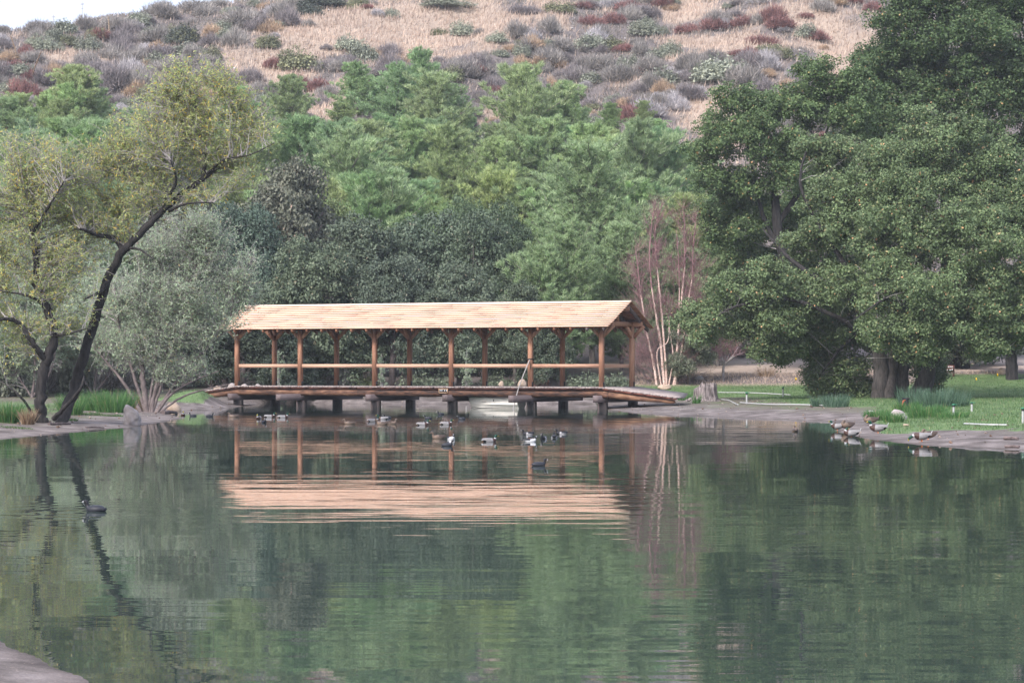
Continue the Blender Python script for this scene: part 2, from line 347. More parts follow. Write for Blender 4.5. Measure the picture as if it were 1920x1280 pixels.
def ground_mat():
    m, n, b = new_mat('ground'); sep = N(n, 'ShaderNodeSeparateColor'); a = N(n, 'ShaderNodeAttribute'); a.attribute_name = 'gmask'
    n.links.new(a.outputs['Color'], sep.inputs[0]); co = coords(n)
    n1 = noise_tex(n, .9, 6, co, .6); n2 = noise_tex(n, 6, 6, co, .7); n3 = noise_tex(n, .25, 3, co)
    mud = ramp(n, n1, [(.07, .057, .05), (.14, .118, .106), (.24, .205, .19)], [.34, .5, .66])
    mud = mixc(n, ramp(n, n2, [(0,) * 3, (.55,) * 3], [.5, .75]), mud, (.075, .06, .05))
    n4 = noise_tex(n, 38, 5, co, .75); mud = mixc(n, 1.0, mud, ramp(n, n4, [(.7, .7, .7), (1.25, 1.25, 1.25)], [.35, .65]), 'MULTIPLY')
    litter = ramp(n, noise_tex(n, 22, 3, co, .6), [(0,) * 3, (1,) * 3], [.66, .72])
    mud = mixc(n, litter, mud, (.36, .29, .24))
    soil = ramp(n, n2, [(.055, .05, .035), (.11, .09, .07), (.17, .15, .1)], [.3, .5, .7]); soil = mixc(n, ramp(n, n1, [(0,) * 3, (.7,) * 3], [.45, .65]), soil, (.09, .13, .05))
    mud = mixc(n, sep.outputs[2], soil, mud)
    gr = ramp(n, n1, [(.07, .1, .04), (.09, .15, .05), (.14, .19, .08)], [.3, .5, .72])
    gn = N(n, 'ShaderNodeMath', operation='ADD'); n.links.new(sep.outputs[0], gn.inputs[0])
    q = N(n, 'ShaderNodeMath', operation='MULTIPLY_ADD'); n.links.new(n1, q.inputs[0]); q.inputs[1].default_value = .9; q.inputs[2].default_value = -.45
    n.links.new(q.outputs[0], gn.inputs[1]); gf = ramp(n, gn.outputs[0], [(0,) * 3, (1,) * 3], [.4, .62])
    c = mixc(n, gf, mud, gr)
    road = ramp(n, n2, [(.36, .28, .22), (.48, .38, .31)], [.3, .7])
    c = mixc(n, sep.outputs[1], c, road)
    dry = mixc(n, ramp(n, sep.outputs[0], [(0,) * 3, (1,) * 3], [.2, .6]), (.135, .115, .105), (.34, .265, .2)); dry = mixc(n, ramp(n, n2, [(0,) * 3, (.5,) * 3], [.45, .7]), dry, (.17, .14, .125))
    zz = N(n, 'ShaderNodeSeparateXYZ'); n.links.new(N(n, 'ShaderNodeNewGeometry').outputs['Position'], zz.inputs[0])
    c = mixc(n, 1.0, c, ramp(n, zz.outputs[2], [(.66, .64, .63), (.82, .8, .79), (1, 1, 1)], [.004, .014, .035]), 'MULTIPLY')
    df = N(n, 'ShaderNodeMath', operation='SUBTRACT', use_clamp=True); n.links.new(a.outputs['Alpha'], df.inputs[0]); n.links.new(sep.outputs[1], df.inputs[1])
    c = mixc(n, df.outputs[0], c, dry)
    n.links.new(c, b.inputs['Base Color']); b.inputs['Roughness'].default_value = .9; bump(n, b, n2, .6, .06); return m
M['ground'] = ground_mat()
iy = int(np.searchsorted(ys, 188))
ground = sheet('ground', 0, iy + 1, M['ground']); hillside = sheet('hillside', iy, len(ys), M['ground'])

# water
def water_mat():
    m, n, b = new_mat('water'); b.inputs['Base Color'].default_value = (.03, .046, .038, 1)
    b.inputs['Roughness'].default_value = .015; b.inputs['IOR'].default_value = 1.333; b.inputs['Specular IOR Level'].default_value = .5
    geo = N(n, 'ShaderNodeNewGeometry').outputs['Position']
    def field(scale, amp, detail):
        mp = N(n, 'ShaderNodeMapping'); mp.inputs['Scale'].default_value = scale; n.links.new(geo, mp.inputs[0])
        c = noise_tex(n, 1.0, detail, mp.outputs[0], .5, 1)
        s_ = N(n, 'ShaderNodeVectorMath', operation='SUBTRACT'); n.links.new(c, s_.inputs[0]); s_.inputs[1].default_value = (.5, .5, .5)
        k = N(n, 'ShaderNodeVectorMath', operation='MULTIPLY'); n.links.new(s_.outputs[0], k.inputs[0]); k.inputs[1].default_value = (amp * .35, amp, 0)
        return k.outputs[0]
    patch = ramp(n, noise_tex(n, .06, 2, coords(n, (1, .6, 1))), [(.35,) * 3, (1.5,) * 3], [.35, .65])
    f = None
    for sc_, am, de in (((.22, 1.0, 1), .012, 2), ((.4, 3.8, 1), .023, 2), ((1.6, 10, 1), .009, 1)):
        x = field(sc_, am, de)
        if f is None: f = x
        else:
            a = N(n, 'ShaderNodeVectorMath', operation='ADD'); n.links.new(f, a.inputs[0]); n.links.new(x, a.inputs[1]); f = a.outputs[0]
    k = N(n, 'ShaderNodeVectorMath', operation='MULTIPLY'); n.links.new(f, k.inputs[0]); n.links.new(patch, k.inputs[1]); f = k.outputs[0]
    # rings round swimming birds: real small waves centred on each bird
    for (cx, cy, rad, amp) in RINGS:
        d = N(n, 'ShaderNodeVectorMath', operation='SUBTRACT'); n.links.new(geo, d.inputs[0]); d.inputs[1].default_value = (cx, cy, 0)
        ln = N(n, 'ShaderNodeVectorMath', operation='LENGTH'); n.links.new(d.outputs[0], ln.inputs[0])
        nr = N(n, 'ShaderNodeVectorMath', operation='NORMALIZE'); n.links.new(d.outputs[0], nr.inputs[0])
        s_ = N(n, 'ShaderNodeMath', operation='MULTIPLY'); n.links.new(ln.outputs['Value'], s_.inputs[0]); s_.inputs[1].default_value = 9.0
        si = N(n, 'ShaderNodeMath', operation='SINE'); n.links.new(s_.outputs[0], si.inputs[0])
        mr = N(n, 'ShaderNodeMapRange'); n.links.new(ln.outputs['Value'], mr.inputs[0]); mr.inputs[1].default_value = .2; mr.inputs[2].default_value = rad
        mr.inputs[3].default_value = amp; mr.inputs[4].default_value = 0
        p = N(n, 'ShaderNodeMath', operation='MULTIPLY'); n.links.new(si.outputs[0], p.inputs[0]); n.links.new(mr.outputs[0], p.inputs[1])
        v = N(n, 'ShaderNodeVectorMath', operation='SCALE'); n.links.new(nr.outputs[0], v.inputs[0]); n.links.new(p.outputs[0], v.inputs['Scale'])
        a = N(n, 'ShaderNodeVectorMath', operation='ADD'); n.links.new(f, a.inputs[0]); n.links.new(v.outputs[0], a.inputs[1]); f = a.outputs[0]
    a = N(n, 'ShaderNodeVectorMath', operation='ADD'); n.links.new(f, a.inputs[0]); a.inputs[1].default_value = (0, 0, 1)
    z = N(n, 'ShaderNodeVectorMath', operation='NORMALIZE'); n.links.new(a.outputs[0], z.inputs[0])
    n.links.new(z.outputs[0], b.inputs['Normal']); return m
RINGS = [(*wpt(180, 958), 3.5, .012), (*wpt(1010, 872), 4, .006), (*wpt(838, 833), 5, .005), (*wpt(700, 789), 6, .004)]
M['water'] = water_mat()
mb = MB(); mb.add([[-60, 2, 0], [60, 2, 0], [60, 175, 0], [-60, 175, 0]], [[0, 1, 2, 3]]); tag(mb.build('water', M['water']), kind='structure')

# ------------------------------------------------------------------ covered bridge
ANG = math.radians(26.15)
B0 = (-15.62, 143.0)
bridge = thing('covered_footbridge', (B0[0], B0[1], 0), 'long timber footbridge with a pale cedar shingled gable roof across the pond', 'bridge', rz=-ANG)
def bw(u, v, z): return np.array([B0[0] + u * math.cos(ANG) + v * math.sin(ANG), B0[1] - u * math.sin(ANG) + v * math.cos(ANG), z])
US = [0, 4.17, 8.95, 13.73, 18.51, 22.68]; WD = 4.04; DK = 1.17
PZ = 4.42; PW = .225
SLO = math.atan2(1.39, 3.02); EV, RV = -1.0, 2.02
def roofz(v): return 5.72 - abs(v - RV) * math.tan(SLO)
roof = MB()
U0, U1 = -.8, 23.5; NC = 13
for sgn in (-1, 1):
    for k in range(NC):
        a0 = 3.04 * k / NC; a1 = 3.04 * (k + 1) / NC + .03         # run measured from the ridge outwards
        u = U0 - R.random() * .02
        while u < U1 - .05:
            L = 1.6 + R.random() * 2.6; ue = min(u + L, U1 + R.random() * .03) if u + L < U1 - .6 else U1 + R.random() * .03
            p0 = np.array([0, RV + sgn * a0, 5.72 - a0 * math.tan(SLO) + .012]); p1 = np.array([0, RV + sgn * a1, 5.72 - a1 * math.tan(SLO) + .075])
            n_ = np.array([0, sgn * math.sin(SLO), math.cos(SLO)]); th = .05 + R.random() * .006
            q = [p0, p1, p1 - n_ * th, p0 - n_ * .012]
            V = [x + np.array([uu, 0, 0]) for uu in (u, ue - .004) for x in q]
            top = [0, 4, 5, 1] if sgn < 0 else [0, 1, 5, 4]
            rr = .3 + .4 * R.random()
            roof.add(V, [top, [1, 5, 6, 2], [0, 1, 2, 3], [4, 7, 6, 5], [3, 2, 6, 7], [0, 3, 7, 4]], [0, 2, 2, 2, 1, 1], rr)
            u = ue
M['roof_butt'] = wood_mat('roof_board_edge', [(.4, .2, .11), (.58, .33, .2)], [.3, .7])
roof.box(((U0 + U1) / 2, RV - .045, 5.755), (U1 - U0, .12, .025), 0, [[1, 0, 0], [0, math.cos(SLO), math.sin(-SLO)], [0, math.sin(SLO), math.cos(SLO)]])
roof.box(((U0 + U1) / 2, RV + .06, 5.752), (U1 - U0, .12, .025), 0, [[1, 0, 0], [0, math.cos(SLO), math.sin(SLO)], [0, -math.sin(SLO), math.cos(SLO)]])
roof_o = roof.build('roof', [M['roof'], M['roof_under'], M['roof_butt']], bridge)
u = U0 + .25; first = True
raf = []
while u < U1 - .1:
    for sgn in (-1, 1):
        mb = MB(); a = 3.0
        mb.beam((u, RV + sgn * .02, 5.72 - .13), (u, RV + sgn * a, 5.72 - a * math.tan(SLO) - .13), .09, .19)
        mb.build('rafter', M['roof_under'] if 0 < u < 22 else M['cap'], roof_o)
    u += .95
for v in (0, WD):
    mb = MB(); mb.beam((-.6, v, PZ + .13), (23.3, v, PZ + .13), .22, .26); mb.build('top_plate', M['post'], bridge)
for u in US:
    mb = MB(); mb.beam((u, -.35, PZ + .13 - .003), (u, WD + .35, PZ + .13 - .003), .2, .25); mb.build('tie_beam', M['post'], bridge)
mb = MB(); mb.beam((U0 + .1, RV, 5.36), (U1 - .1, RV, 5.36), .1, .24); mb.build('ridge_beam', M['post'], bridge)
for u in (US[0], US[-1]):
    mb = MB(); mb.beam((u, RV, PZ + .25), (u, RV, 5.24), .18, .18); mb.build('king_post', M['post'], bridge)
for i, u in enumerate(US):
    for v, sg in ((0, 1), (WD, -1)):
        mb = MB(); mb.box((u, v, (DK + PZ) / 2), (PW, PW, PZ - DK)); p = mb.build('post', M['post'], bridge)
        mb = MB(); mb.box((u + PW / 2 + .012, v, DK + .13), (.02, .16, .26)); mb.box((u - PW / 2 - .012, v, DK + .13), (.02, .16, .26))
        mb.box((u, v, DK + .02), (PW + .05, PW - .02, .04)); mb.build('bracket', M['iron'], p)
        mb = MB(); k = .62
        if i > 0 or True: mb.beam((u - PW / 2 + .04, v, PZ - k + .04), (u - k - .08, v, PZ + .02), .13, .17)
        mb.beam((u + PW / 2 - .04, v, PZ - k + .04), (u + k + .08, v, PZ + .02), .13, .17)
        mb.build('knee_brace', M['post'], p)
        mb = MB(); mb.beam((u, v + sg * (PW / 2 - .04), PZ - k + .04), (u, v + sg * (k + .08), PZ + .02), .13, .17); mb.build('knee_brace', M['post'], p)
for v in (0, WD):
    for a, b in zip(US[:-1], US[1:]):
        mb = MB(); mb.beam((a + PW / 2, v, 2.29), (b - PW / 2, v, 2.29), .09, .2); mb.build('rail', M['rail'], bridge)
# deck boards: flat part and the two ramps
def deck_prof(u):
    if u < .2: return DK - (.2 - u) * .125
    if u > 22.9: return DK - (u - 22.9) * .12
    return DK
mb = MB(); u = -1.95
while u < 27.0:
    wv = .185; z = deck_prof(u); z2 = deck_prof(u + wv); e0 = -.38 + R.normal() * .02; e1 = min(WD + .36 + R.normal() * .02, -.3 + 4.8 * (27.3 - u) / 1.7)
    t = math.atan2(z2 - z, wv); rot = [[math.cos(t), 0, -math.sin(t)], [0, 1, 0], [math.sin(t), 0, math.cos(t)]]
    mb.box((u + wv / 2, (e0 + e1) / 2, (z + z2) / 2 - .035 + R.normal() * .002), (wv - .012, e1 - e0, .07), 0, rot); u += wv
mb.build('deck', M['deck'], bridge)
mb = MB()
for v in (-.33, WD + .3):
    uu = np.arange(-1.9, 27.2 if v < 0 else 25.6, .25)
    P = np.array([[q, v, deck_prof(q) - .11] for q in uu]); mb.beam(P[0], (0, v, deck_prof(0) - .11), .06, .07); mb.beam((0, v, DK - .115), (22.9, v, DK - .115), .06, .07); mb.beam((22.9, v, DK - .11), P[-1], .06, .07)
mb.build('edge_board', M['deck_edge'], bridge)
for v in (-.12, WD + .05):
    for (a, b, r0, r1) in ((-1.95, 1.0, .15, .2), (.8, 8.2, .2, .21), (8.0, 16.1, .21, .2), (15.9, 23.2, .2, .215), (22.9, 26.9 if v < 1 else 25.4, .21, .1)):
        n_ = 14; q = np.linspace(a, b, n_); rr = np.linspace(r0, r1, n_) + R.normal(size=n_) * .006
        P = np.array([[x, v + .02 * math.sin(x * .7), deck_prof(x) - .15 - r + (0 if x < 23 else -.02)] for x, r in zip(q, rr)])
        mb = MB(); mb.curves(P, rr, 12, cap=True); mb.build('stringer_log', M['log'], bridge, smooth=True)
caps = [(0, -.75, 4.9), (4.17, -2.35, 4.6 + 2.2), (8.95, -.75, 4.9), (13.73, -.75, 4.9), (18.51, -2.35, 4.6 + 1.8), (22.68, -.75, 4.9)]
for u, v0, v1 in caps:
    mb = MB(); mb.beam((u, v0, .545), (u, v1, .545), .34, .37); mb.build('pier_cap', M['cap'], bridge)
for u in US:
    for v in (0.02, WD):
        mb = MB(); mb.box((u + .03, v + .05, -.62), (.42, .42, 1.95)); mb.build('pile', M['pile'], bridge)
# small dark plaque with four pale marks in a brass frame, screwed on the log
pu = 13.42; pz_ = .94; pf = MB()
for du, dz, a, b in ((0, .105, .52, .03), (0, -.105, .52, .03), (-.26, 0, .03, .24), (.26, 0, .03, .24)): pf.box((pu + du, -.37, pz_ + dz), (a, .03, b))
pq = pf.build('plaque', M['brass'], bridge)
mb = MB(); mb.box((pu, -.355, pz_), (.5, .02, .19)); mb.build('plate', M['iron'], pq)
mb = MB()
for du in (-.19, -.09, .08, .19): mb.box((pu + du, -.369, pz_ + .01), (.035, .006, .07)); mb.box((pu + du + .02, -.369, pz_ + .035), (.03, .005, .02))
mb.build('lettering', M['white'], pq)

# ------------------------------------------------------------------ tree builders
def limb_pts(pts, n=10):
    """smooth polyline through points (Catmull-Rom)"""
    P = np.array(pts, float); P = np.vstack([2 * P[0] - P[1], P, 2 * P[-1] - P[-2]]); out = []
    for i in range(1, len(P) - 2):
        for t in np.linspace(0, 1, n, endpoint=False):
            a, b, c, d = P[i - 1], P[i], P[i + 1], P[i + 2]
            out.append(.5 * ((2 * b) + (-a + c) * t + (2 * a - 5 * b + 4 * c - d) * t ** 2 + (-a + 3 * b - 3 * c + d) * t ** 3))
    out.append(P[-2]); return np.array(out)
def add_limb(mb, pts, r0, r1, n=9, mi=0, wob=.05):
    P = limb_pts(pts, 6); k = len(P); s = np.linspace(0, 1, k)
    rr = (r0 * (1 - s) ** .9 + r1 * s ** .9) * (1 + R.normal(size=k) * .03)
    P = P + R.normal(size=P.shape) * wob * rr[:, None]
    mb.curves(P, rr, n, mi); return P, rr
def sample_lobes(lobes, n):
    c = np.array([l[0] for l in lobes], float); r = np.array([np.broadcast_to(l[1], 3) for l in lobes], float)
    vol = r.prod(1) ** .8; i = R.choice(len(lobes), n, p=vol / vol.sum())
    d = unit(R.normal(size=(n, 3))); rr = R.random((n, 1)) ** .45
    return c[i] + d * rr * r[i]
def sprays(br, lf, limbs, lobes, n_t, n_side, side_len, leaf_n, leafL, leafW, r0=.03, droop=0, up=.3, mi_l=0, bend=.25, leaf_frac=1.0, attach_w=1.0):
    """curved twigs from the limbs to points in the crown, side twigs along them, narrow leaves on the side twigs"""
    A = np.concatenate([p for p, _ in limbs]); AR = np.concatenate([q for _, q in limbs])
    T = sample_lobes(lobes, n_t)
    # attach each target to a limb point that lies below it and near
    idx = []
    for t in T:
        dd = np.linalg.norm(A - t, axis=1) + np.maximum(0, A[:, 2] - t[2] + .3) * 3 + R.random(len(A)) * attach_w; idx.append(np.argmin(dd))
    S0 = A[idx]; L = np.linalg.norm(T - S0, axis=1, keepdims=True)
    mid = (S0 + T) / 2 + np.array([0, 0, 1]) * L * (bend * .4) + R.normal(size=T.shape) * L * .09
    K = 6; s = np.linspace(0, 1, K)[None, :, None]
    P = (1 - s) ** 2 * S0[:, None] + 2 * s * (1 - s) * mid[:, None] + s ** 2 * T[:, None]
    P[:, 1:-1] += R.normal(size=P[:, 1:-1].shape) * L[:, None] * .018
    rb = np.minimum(AR[idx] * .6, r0 * (.5 + L[:, 0] * .22)); rr = rb[:, None] * (1 - .82 * s[0, :, 0][None])
    br.curves(P, rr, 4, cap=False)
    # side twigs
    tt = .25 + .75 * R.random((n_t, n_side)); k = np.clip((tt * (K - 1)).astype(int), 0, K - 2); f = (tt * (K - 1) - k)[..., None]
    ii = np.arange(n_t)[:, None]; Q = P[ii, k] * (1 - f) + P[ii, k + 1] * f; dirp = unit(P[ii, k + 1] - P[ii, k])
    D = unit(dirp * .7 + R.normal(size=Q.shape) * .75 + np.array([0, 0, up])); Q = Q.reshape(-1, 3); D = D.reshape(-1, 3)
    l = side_len * (.5 + R.random(len(Q)))[:, None]
    s3 = np.linspace(0, 1, 4)[None, :, None]
    P2 = Q[:, None] + D[:, None] * l[:, None] * s3 + np.array([0, 0, -1.0]) * droop * l[:, None] * s3 ** 2 + R.normal(size=(len(Q), 4, 3)) * .02 * l[:, None] * s3
    r2 = np.full((len(Q), 4), .0085) * np.array([1.3, 1.0, .8, .5]) * (r0 / .03) ** .5
    br.curves(P2, r2, 3, cap=False)
    if leaf_n:
        m = R.random(len(Q)) < leaf_frac; P2 = P2[m]; nn = len(P2)
        t = R.random((nn, leaf_n)) * 2.99; k = t.astype(int); f = (t - k)[..., None]; ii = np.arange(nn)[:, None]
        C = (P2[ii, k] * (1 - f) + P2[ii, k + 1] * f).reshape(-1, 3); dr = unit(P2[ii, k + 1] - P2[ii, k]).reshape(-1, 3)
        Dl = unit(dr * .6 + R.normal(size=C.shape) * .8 + np.array([0, 0, -.3])); C = C + Dl * leafL * .5
        lf.leaves(C, R.normal(size=C.shape) + np.array([0, 0, .7]), leafL * (.7 + .6 * R.random(len(C))), leafW, mi_l, D=Dl)
def lobe_foliage(lf, lobes, dens=1.0, leafL=.2, leafW=.13, sub=.55, per=60, mi=0, flat=.8):
    """crown made of many leaf clumps over the surface of each lobe"""
    for c, r in lobes:
        r = np.broadcast_to(np.array(r, float), 3); c = np.array(c, float)
        n = max(6, int(dens * 4 * math.pi * (r.prod() ** (2 / 3)) / (sub * sub * 2.0)))
        d = unit(R.normal(size=(n, 3)) + np.array([0, 0, .25])); rad = .55 + .5 * R.random((n, 1)) ** .6
        sc = c + d * r * rad + R.normal(size=(n, 3)) * .12
        sr = sub * (.6 + .8 * R.random(n))
        m = (per * (sr / sub) ** 2).astype(int) + 4; idx = np.repeat(np.arange(n), m); k = len(idx)
        dl = unit(R.normal(size=(k, 3)) + np.array([0, 0, .55]) + d[idx] * .5); rl = sr[idx][:, None] * (.35 + .7 * R.random((k, 1)))
        C = sc[idx] + dl * rl * np.array([1.15, 1.15, flat])
        nn = dl * .7 + np.array([0, 0, .45]) + R.normal(size=(k, 3)) * .55
        lf.leaves(C, nn, leafL * (.6 + .7 * R.random(k)), leafW * (.7 + .5 * R.random(k)), mi)
        # sparse inner leaves so that the crown is not hollow
        k = int(len(idx) * .12); C = c + unit(R.normal(size=(k, 3))) * r * (.25 + .5 * R.random((k, 1)))
        lf.leaves(C, R.normal(size=(k, 3)), leafL * 1.5, leafW * 1.6, mi)
def rel(pts, base): return [np.array(p) - base for p in pts]
def lobes_px(lst, Y, base):
    """lobes given as photo column, row, radius in photo pixels and an offset in depth"""
    out = []
    for l in lst:
        px, py, rp, dy = l[:4]; fl = l[4] if len(l) > 4 else .8
        y = Y + dy; r = rp * y / F_PX; out.append((at(px, py, y) - base, (r, r * 1.0, r * fl)))
    return out

# ------------------------------------------------------------------ great live oak on the right bank, with two more behind it
def great_oak(name, base, trunks, limbs, lobes, label, group, bark, leafm, dens, leafL, leafW, sub, per, bare=0, color=(1, 1, 1, 1), lobes_bare=None):
    t = thing(name, base, label, 'tree', group)
    tb = MB()
    for pts, r0, r1 in trunks:
        P, rr = add_limb(tb, rel(pts, base), r0, r1, 16, wob=.06)
    tr = tb.build('trunk', bark, t, smooth=True)
    lb = MB(); L = []
    for pts, r0, r1 in limbs: L.append(add_limb(lb, rel(pts, base), r0, r1, 7, wob=.2))
    if limbs: lb.build('limb', M['black_bark'], t, smooth=True)
    bl = []
    for c0, r in lobes:
        r = np.broadcast_to(np.array(r, float), 3)
        bl.append((c0, r * .72))
        for q in range(7):
            d = unit(R.normal(size=3) + np.array([0, -.5, .25])); bl.append((c0 + d * r * (.7 + .25 * R.random()), r * np.array([.48, .48, .33]) * (.75 + .5 * R.random())))
    lf = MB(); lobe_foliage(lf, bl, dens, leafL, leafW, sub, per)
    c = lf.build('crown', leafm, t); c.color = color
    if bare:
        bb = MB(); sprays(bb, None, L, lobes_bare or lobes, bare, 7, .5, 0, 0, 0, r0=.016, droop=.25, up=-.1, attach_w=2.0)
        bb.build('twigs', M['grey_twig'], t)
    return t
Y0 = 126.0
ob = hit(1688, 746); Y0 = float(ob[1])
def A(px, py, dy=0): return at(px, py, Y0 + dy)
g = H(ob[0], ob[1])
lobA = [(1310, 600, 38, 1), (1370, 560, 58, 0), (1440, 530, 55, -1), (1470, 590, 60, 0), (1400, 620, 35, 1), (1540, 610, 60, 2), (1600, 640, 45, 3), (1560, 540, 75, 1),
        (1500, 460, 45, 4), (1560, 400, 80, 1), (1650, 340, 85, -1), (1740, 280, 85, 0), (1830, 330, 85, 0), (1900, 400, 85, 0), (1700, 440, 95, -3),
        (1800, 470, 95, -4), (1880, 540, 80, -4), (1640, 530, 80, -3), (1720, 560, 85, -5), (1800, 600, 75, -5), (1660, 620, 60, -4), (1740, 650, 45, -5), (1560, 690, 45, 4), (1500, 650, 38, 4),
        (1570, 300, 62, 4), (1990, 480, 100, 0), (1980, 600, 80, -3), (1900, 620, 50, -5), (1650, 420, 70, 1), (1850, 655, 26, -6), (1700, 655, 35, 3), (1600, 560, 60, 5), (1740, 690, 24, 5), (1590, 700, 50, 3), (1555, 722, 32, 3), (1612, 732, 28, 3), (1528, 690, 40, 4), (1742, 716, 20, 3), (1500, 600, 50, 4), (1322, 622, 28, -1), (1440, 652, 26, 0), (1478, 664, 34, 1)]
lobA = lobes_px(lobA, Y0, ob)
trunksA = [([A(1648, 752), A(1652, 715), A(1650, 670), A(1625, 600), A(1600, 520)], .5, .3), ([A(1690, 752, .5), A(1688, 700, .5), A(1700, 640, .5), A(1710, 540), A(1700, 450)], .52, .3),
           ([A(1715, 750, 0), A(1735, 705, -.4), A(1755, 660, -.6), A(1800, 600, -1), A(1850, 520, -1)], .42, .26), ([A(1670, 754, -.5), A(1668, 735, -.4), A(1672, 700), A(1676, 650)], .3, .3),
           ([A(1725, 752, .6), A(1742, 715, .8), A(1745, 660, 1), A(1738, 600, 1)], .3, .25)]
limbsA = [([A(1640, 640), A(1560, 590, -1), A(1470, 560, -1), A(1380, 575, -1), A(1330, 600)], .16, .04), ([A(1600, 520), A(1540, 430, 1), A(1500, 340, 2), A(1520, 260, 3)], .16, .04),
          ([A(1700, 450), A(1720, 360), A(1760, 260)], .3, .06), ([A(1850, 520, -1), A(1900, 430), A(1960, 400)], .25, .06), ([A(1600, 560), A(1500, 500, 2), A(1430, 430, 4)], .22, .05),
          ([A(1700, 560, -1), A(1760, 600, -4), A(1840, 650, -6)], .15, .03), ([A(1660, 620, -1), A(1640, 650, -3), A(1620, 675, -5)], .12, .03), ([A(1790, 610, -1), A(1860, 620, -5), A(1880, 680, -6)], .1, .02),
          ([A(1640, 600, 0), A(1580, 650, 1), A(1540, 700, 2)], .14, .03), ([A(1720, 540, -1), A(1660, 560, -6), A(1600, 600, -7)], .12, .03)]
great_oak('live_oak', ob, trunksA, limbsA, lobA, 'huge spreading live oak with several dark trunks on the right bank', None, M['bark'], M['oak_leaf'], .68, .155, .1, .5, 88, 170, (1.5, 1.42, 1.29, 1))
# oak behind left part, lighter top at 1400,150
yb = Y0 + 22; bb_ = np.array([*at(1570, 700, yb)[:2], 0]); bb_[2] = H(bb_[0], bb_[1])
lobB = lobes_px([(1390, 205, 62, 0), (1350, 270, 55, 0), (1430, 270, 65, -2), (1350, 340, 40, 0), (1400, 350, 60, 0), (1380, 430, 50, 1), (1400, 500, 42, 6), (1540, 160, 62, 0), (1500, 200, 55, 0), (1600, 220, 65, 0), (1480, 320, 70, 0), (1560, 300, 80, 3), (1470, 430, 60, 8), (1560, 450, 90, 3), (1480, 560, 50, 8), (1440, 430, 62, 10), (1420, 500, 58, 10), (1500, 520, 66, 10), (1500, 400, 60, 10), (1380, 470, 40, 10), (1540, 600, 60, 10), (1450, 600, 45, 10), (1620, 175, 46, 0), (1345, 415, 40, 2), (1365, 380, 40, 4)], yb, bb_)
great_oak('live_oak', bb_, [([at(1570, 705, yb), at(1540, 600, yb), at(1470, 480, yb), at(1450, 350, yb)], .55, .25)], [([at(1480, 500, yb), at(1430, 400, yb), at(1400, 260, yb)], .22, .05), ([at(1460, 420, yb), at(1520, 320, yb), at(1560, 220, yb)], .22, .05)], lobB,
          'live oak whose two rounded tops rise beside the hill left of the great oak', None, M['black_bark'], M['oak_leaf'], .66, .165, .115, .5, 66, 40, (1.2, 1.24, .98, 1))
yc = Y0 + 30; bc_ = np.array([*at(1780, 700, yc)[:2], 0]); bc_[2] = H(bc_[0], bc_[1])
lobC = lobes_px([(1690, 40, 70, 0), (1660, 110, 62, 0), (1720, 130, 80, 0), (1760, 20, 90, 0), (1850, -20, 100, 0), (1830, 90, 90, -3), (1900, 60, 90, 0), (1660, 190, 60, 0), (1750, 210, 85, 0), (1860, 220, 80, -3), (1930, 180, 90, -2), (1900, 320, 80, -3), (1980, 260, 90, 0), (1700, 300, 90, 0), (1850, 400, 110, 0), (1650, 260, 60, 0), (1700, -50, 70, 0), (1960, -80, 100, 0), (1830, 150, 75, 4), (1900, 130, 66, 4), (1790, 120, 66, 4), (1650, 130, 44, 0), (1780, 300, 70, 5)], yc, bc_)
great_oak('live_oak', bc_, [([at(1780, 705, yc), at(1785, 560, yc), at(1775, 400, yc), at(1790, 250, yc)], .7, .35)], [([at(1790, 260, yc), at(1740, 150, yc), at(1700, 60, yc)], .28, .06), ([at(1785, 300, yc), at(1850, 180, yc), at(1890, 60, yc)], .3, .06)], lobC,
          'tallest dark live oak filling the upper right corner behind the great oak', None, M['black_bark'], M['oak_leaf'], .55, .19, .13, .55, 58, 60, (.88, .94, .76, 1))
# small dark oaks far behind at the right edge, one with a plain single trunk
def right_edge_tree(px, pyb, tops, label, col):
    p = hit(px, pyb); y = p[1]
    lob = lobes_px(tops, y, p)
    great_oak('oak_tree', p, [([at(px, pyb + 4, y), at(px - 2, pyb - 40, y), at(px - 4, pyb - 90, y), at(px + 3, pyb - 160, y)], .42, .25)], [], lob, label, None, M['black_bark'], M['dark_oak_leaf'], .8, .24, .16, .6, 45, 0, col)
right_edge_tree(1898, 712, [(1890, 600, 60, 0), (1940, 610, 60, 0), (1850, 630, 50, 3), (1900, 560, 60, 0), (1960, 560, 60, 2)], 'dark oak with one straight bare trunk on the lawn at the right edge', (1, 1, 1, 1))
right_edge_tree(1808, 690, [(1800, 640, 50, 0), (1760, 650, 45, 2), (1850, 655, 45, 2), (1720, 640, 45, 3), (1800, 590, 60, 3)], 'dark oak behind the brown sign at the back of the lawn', (.8, .85, .9, 1))

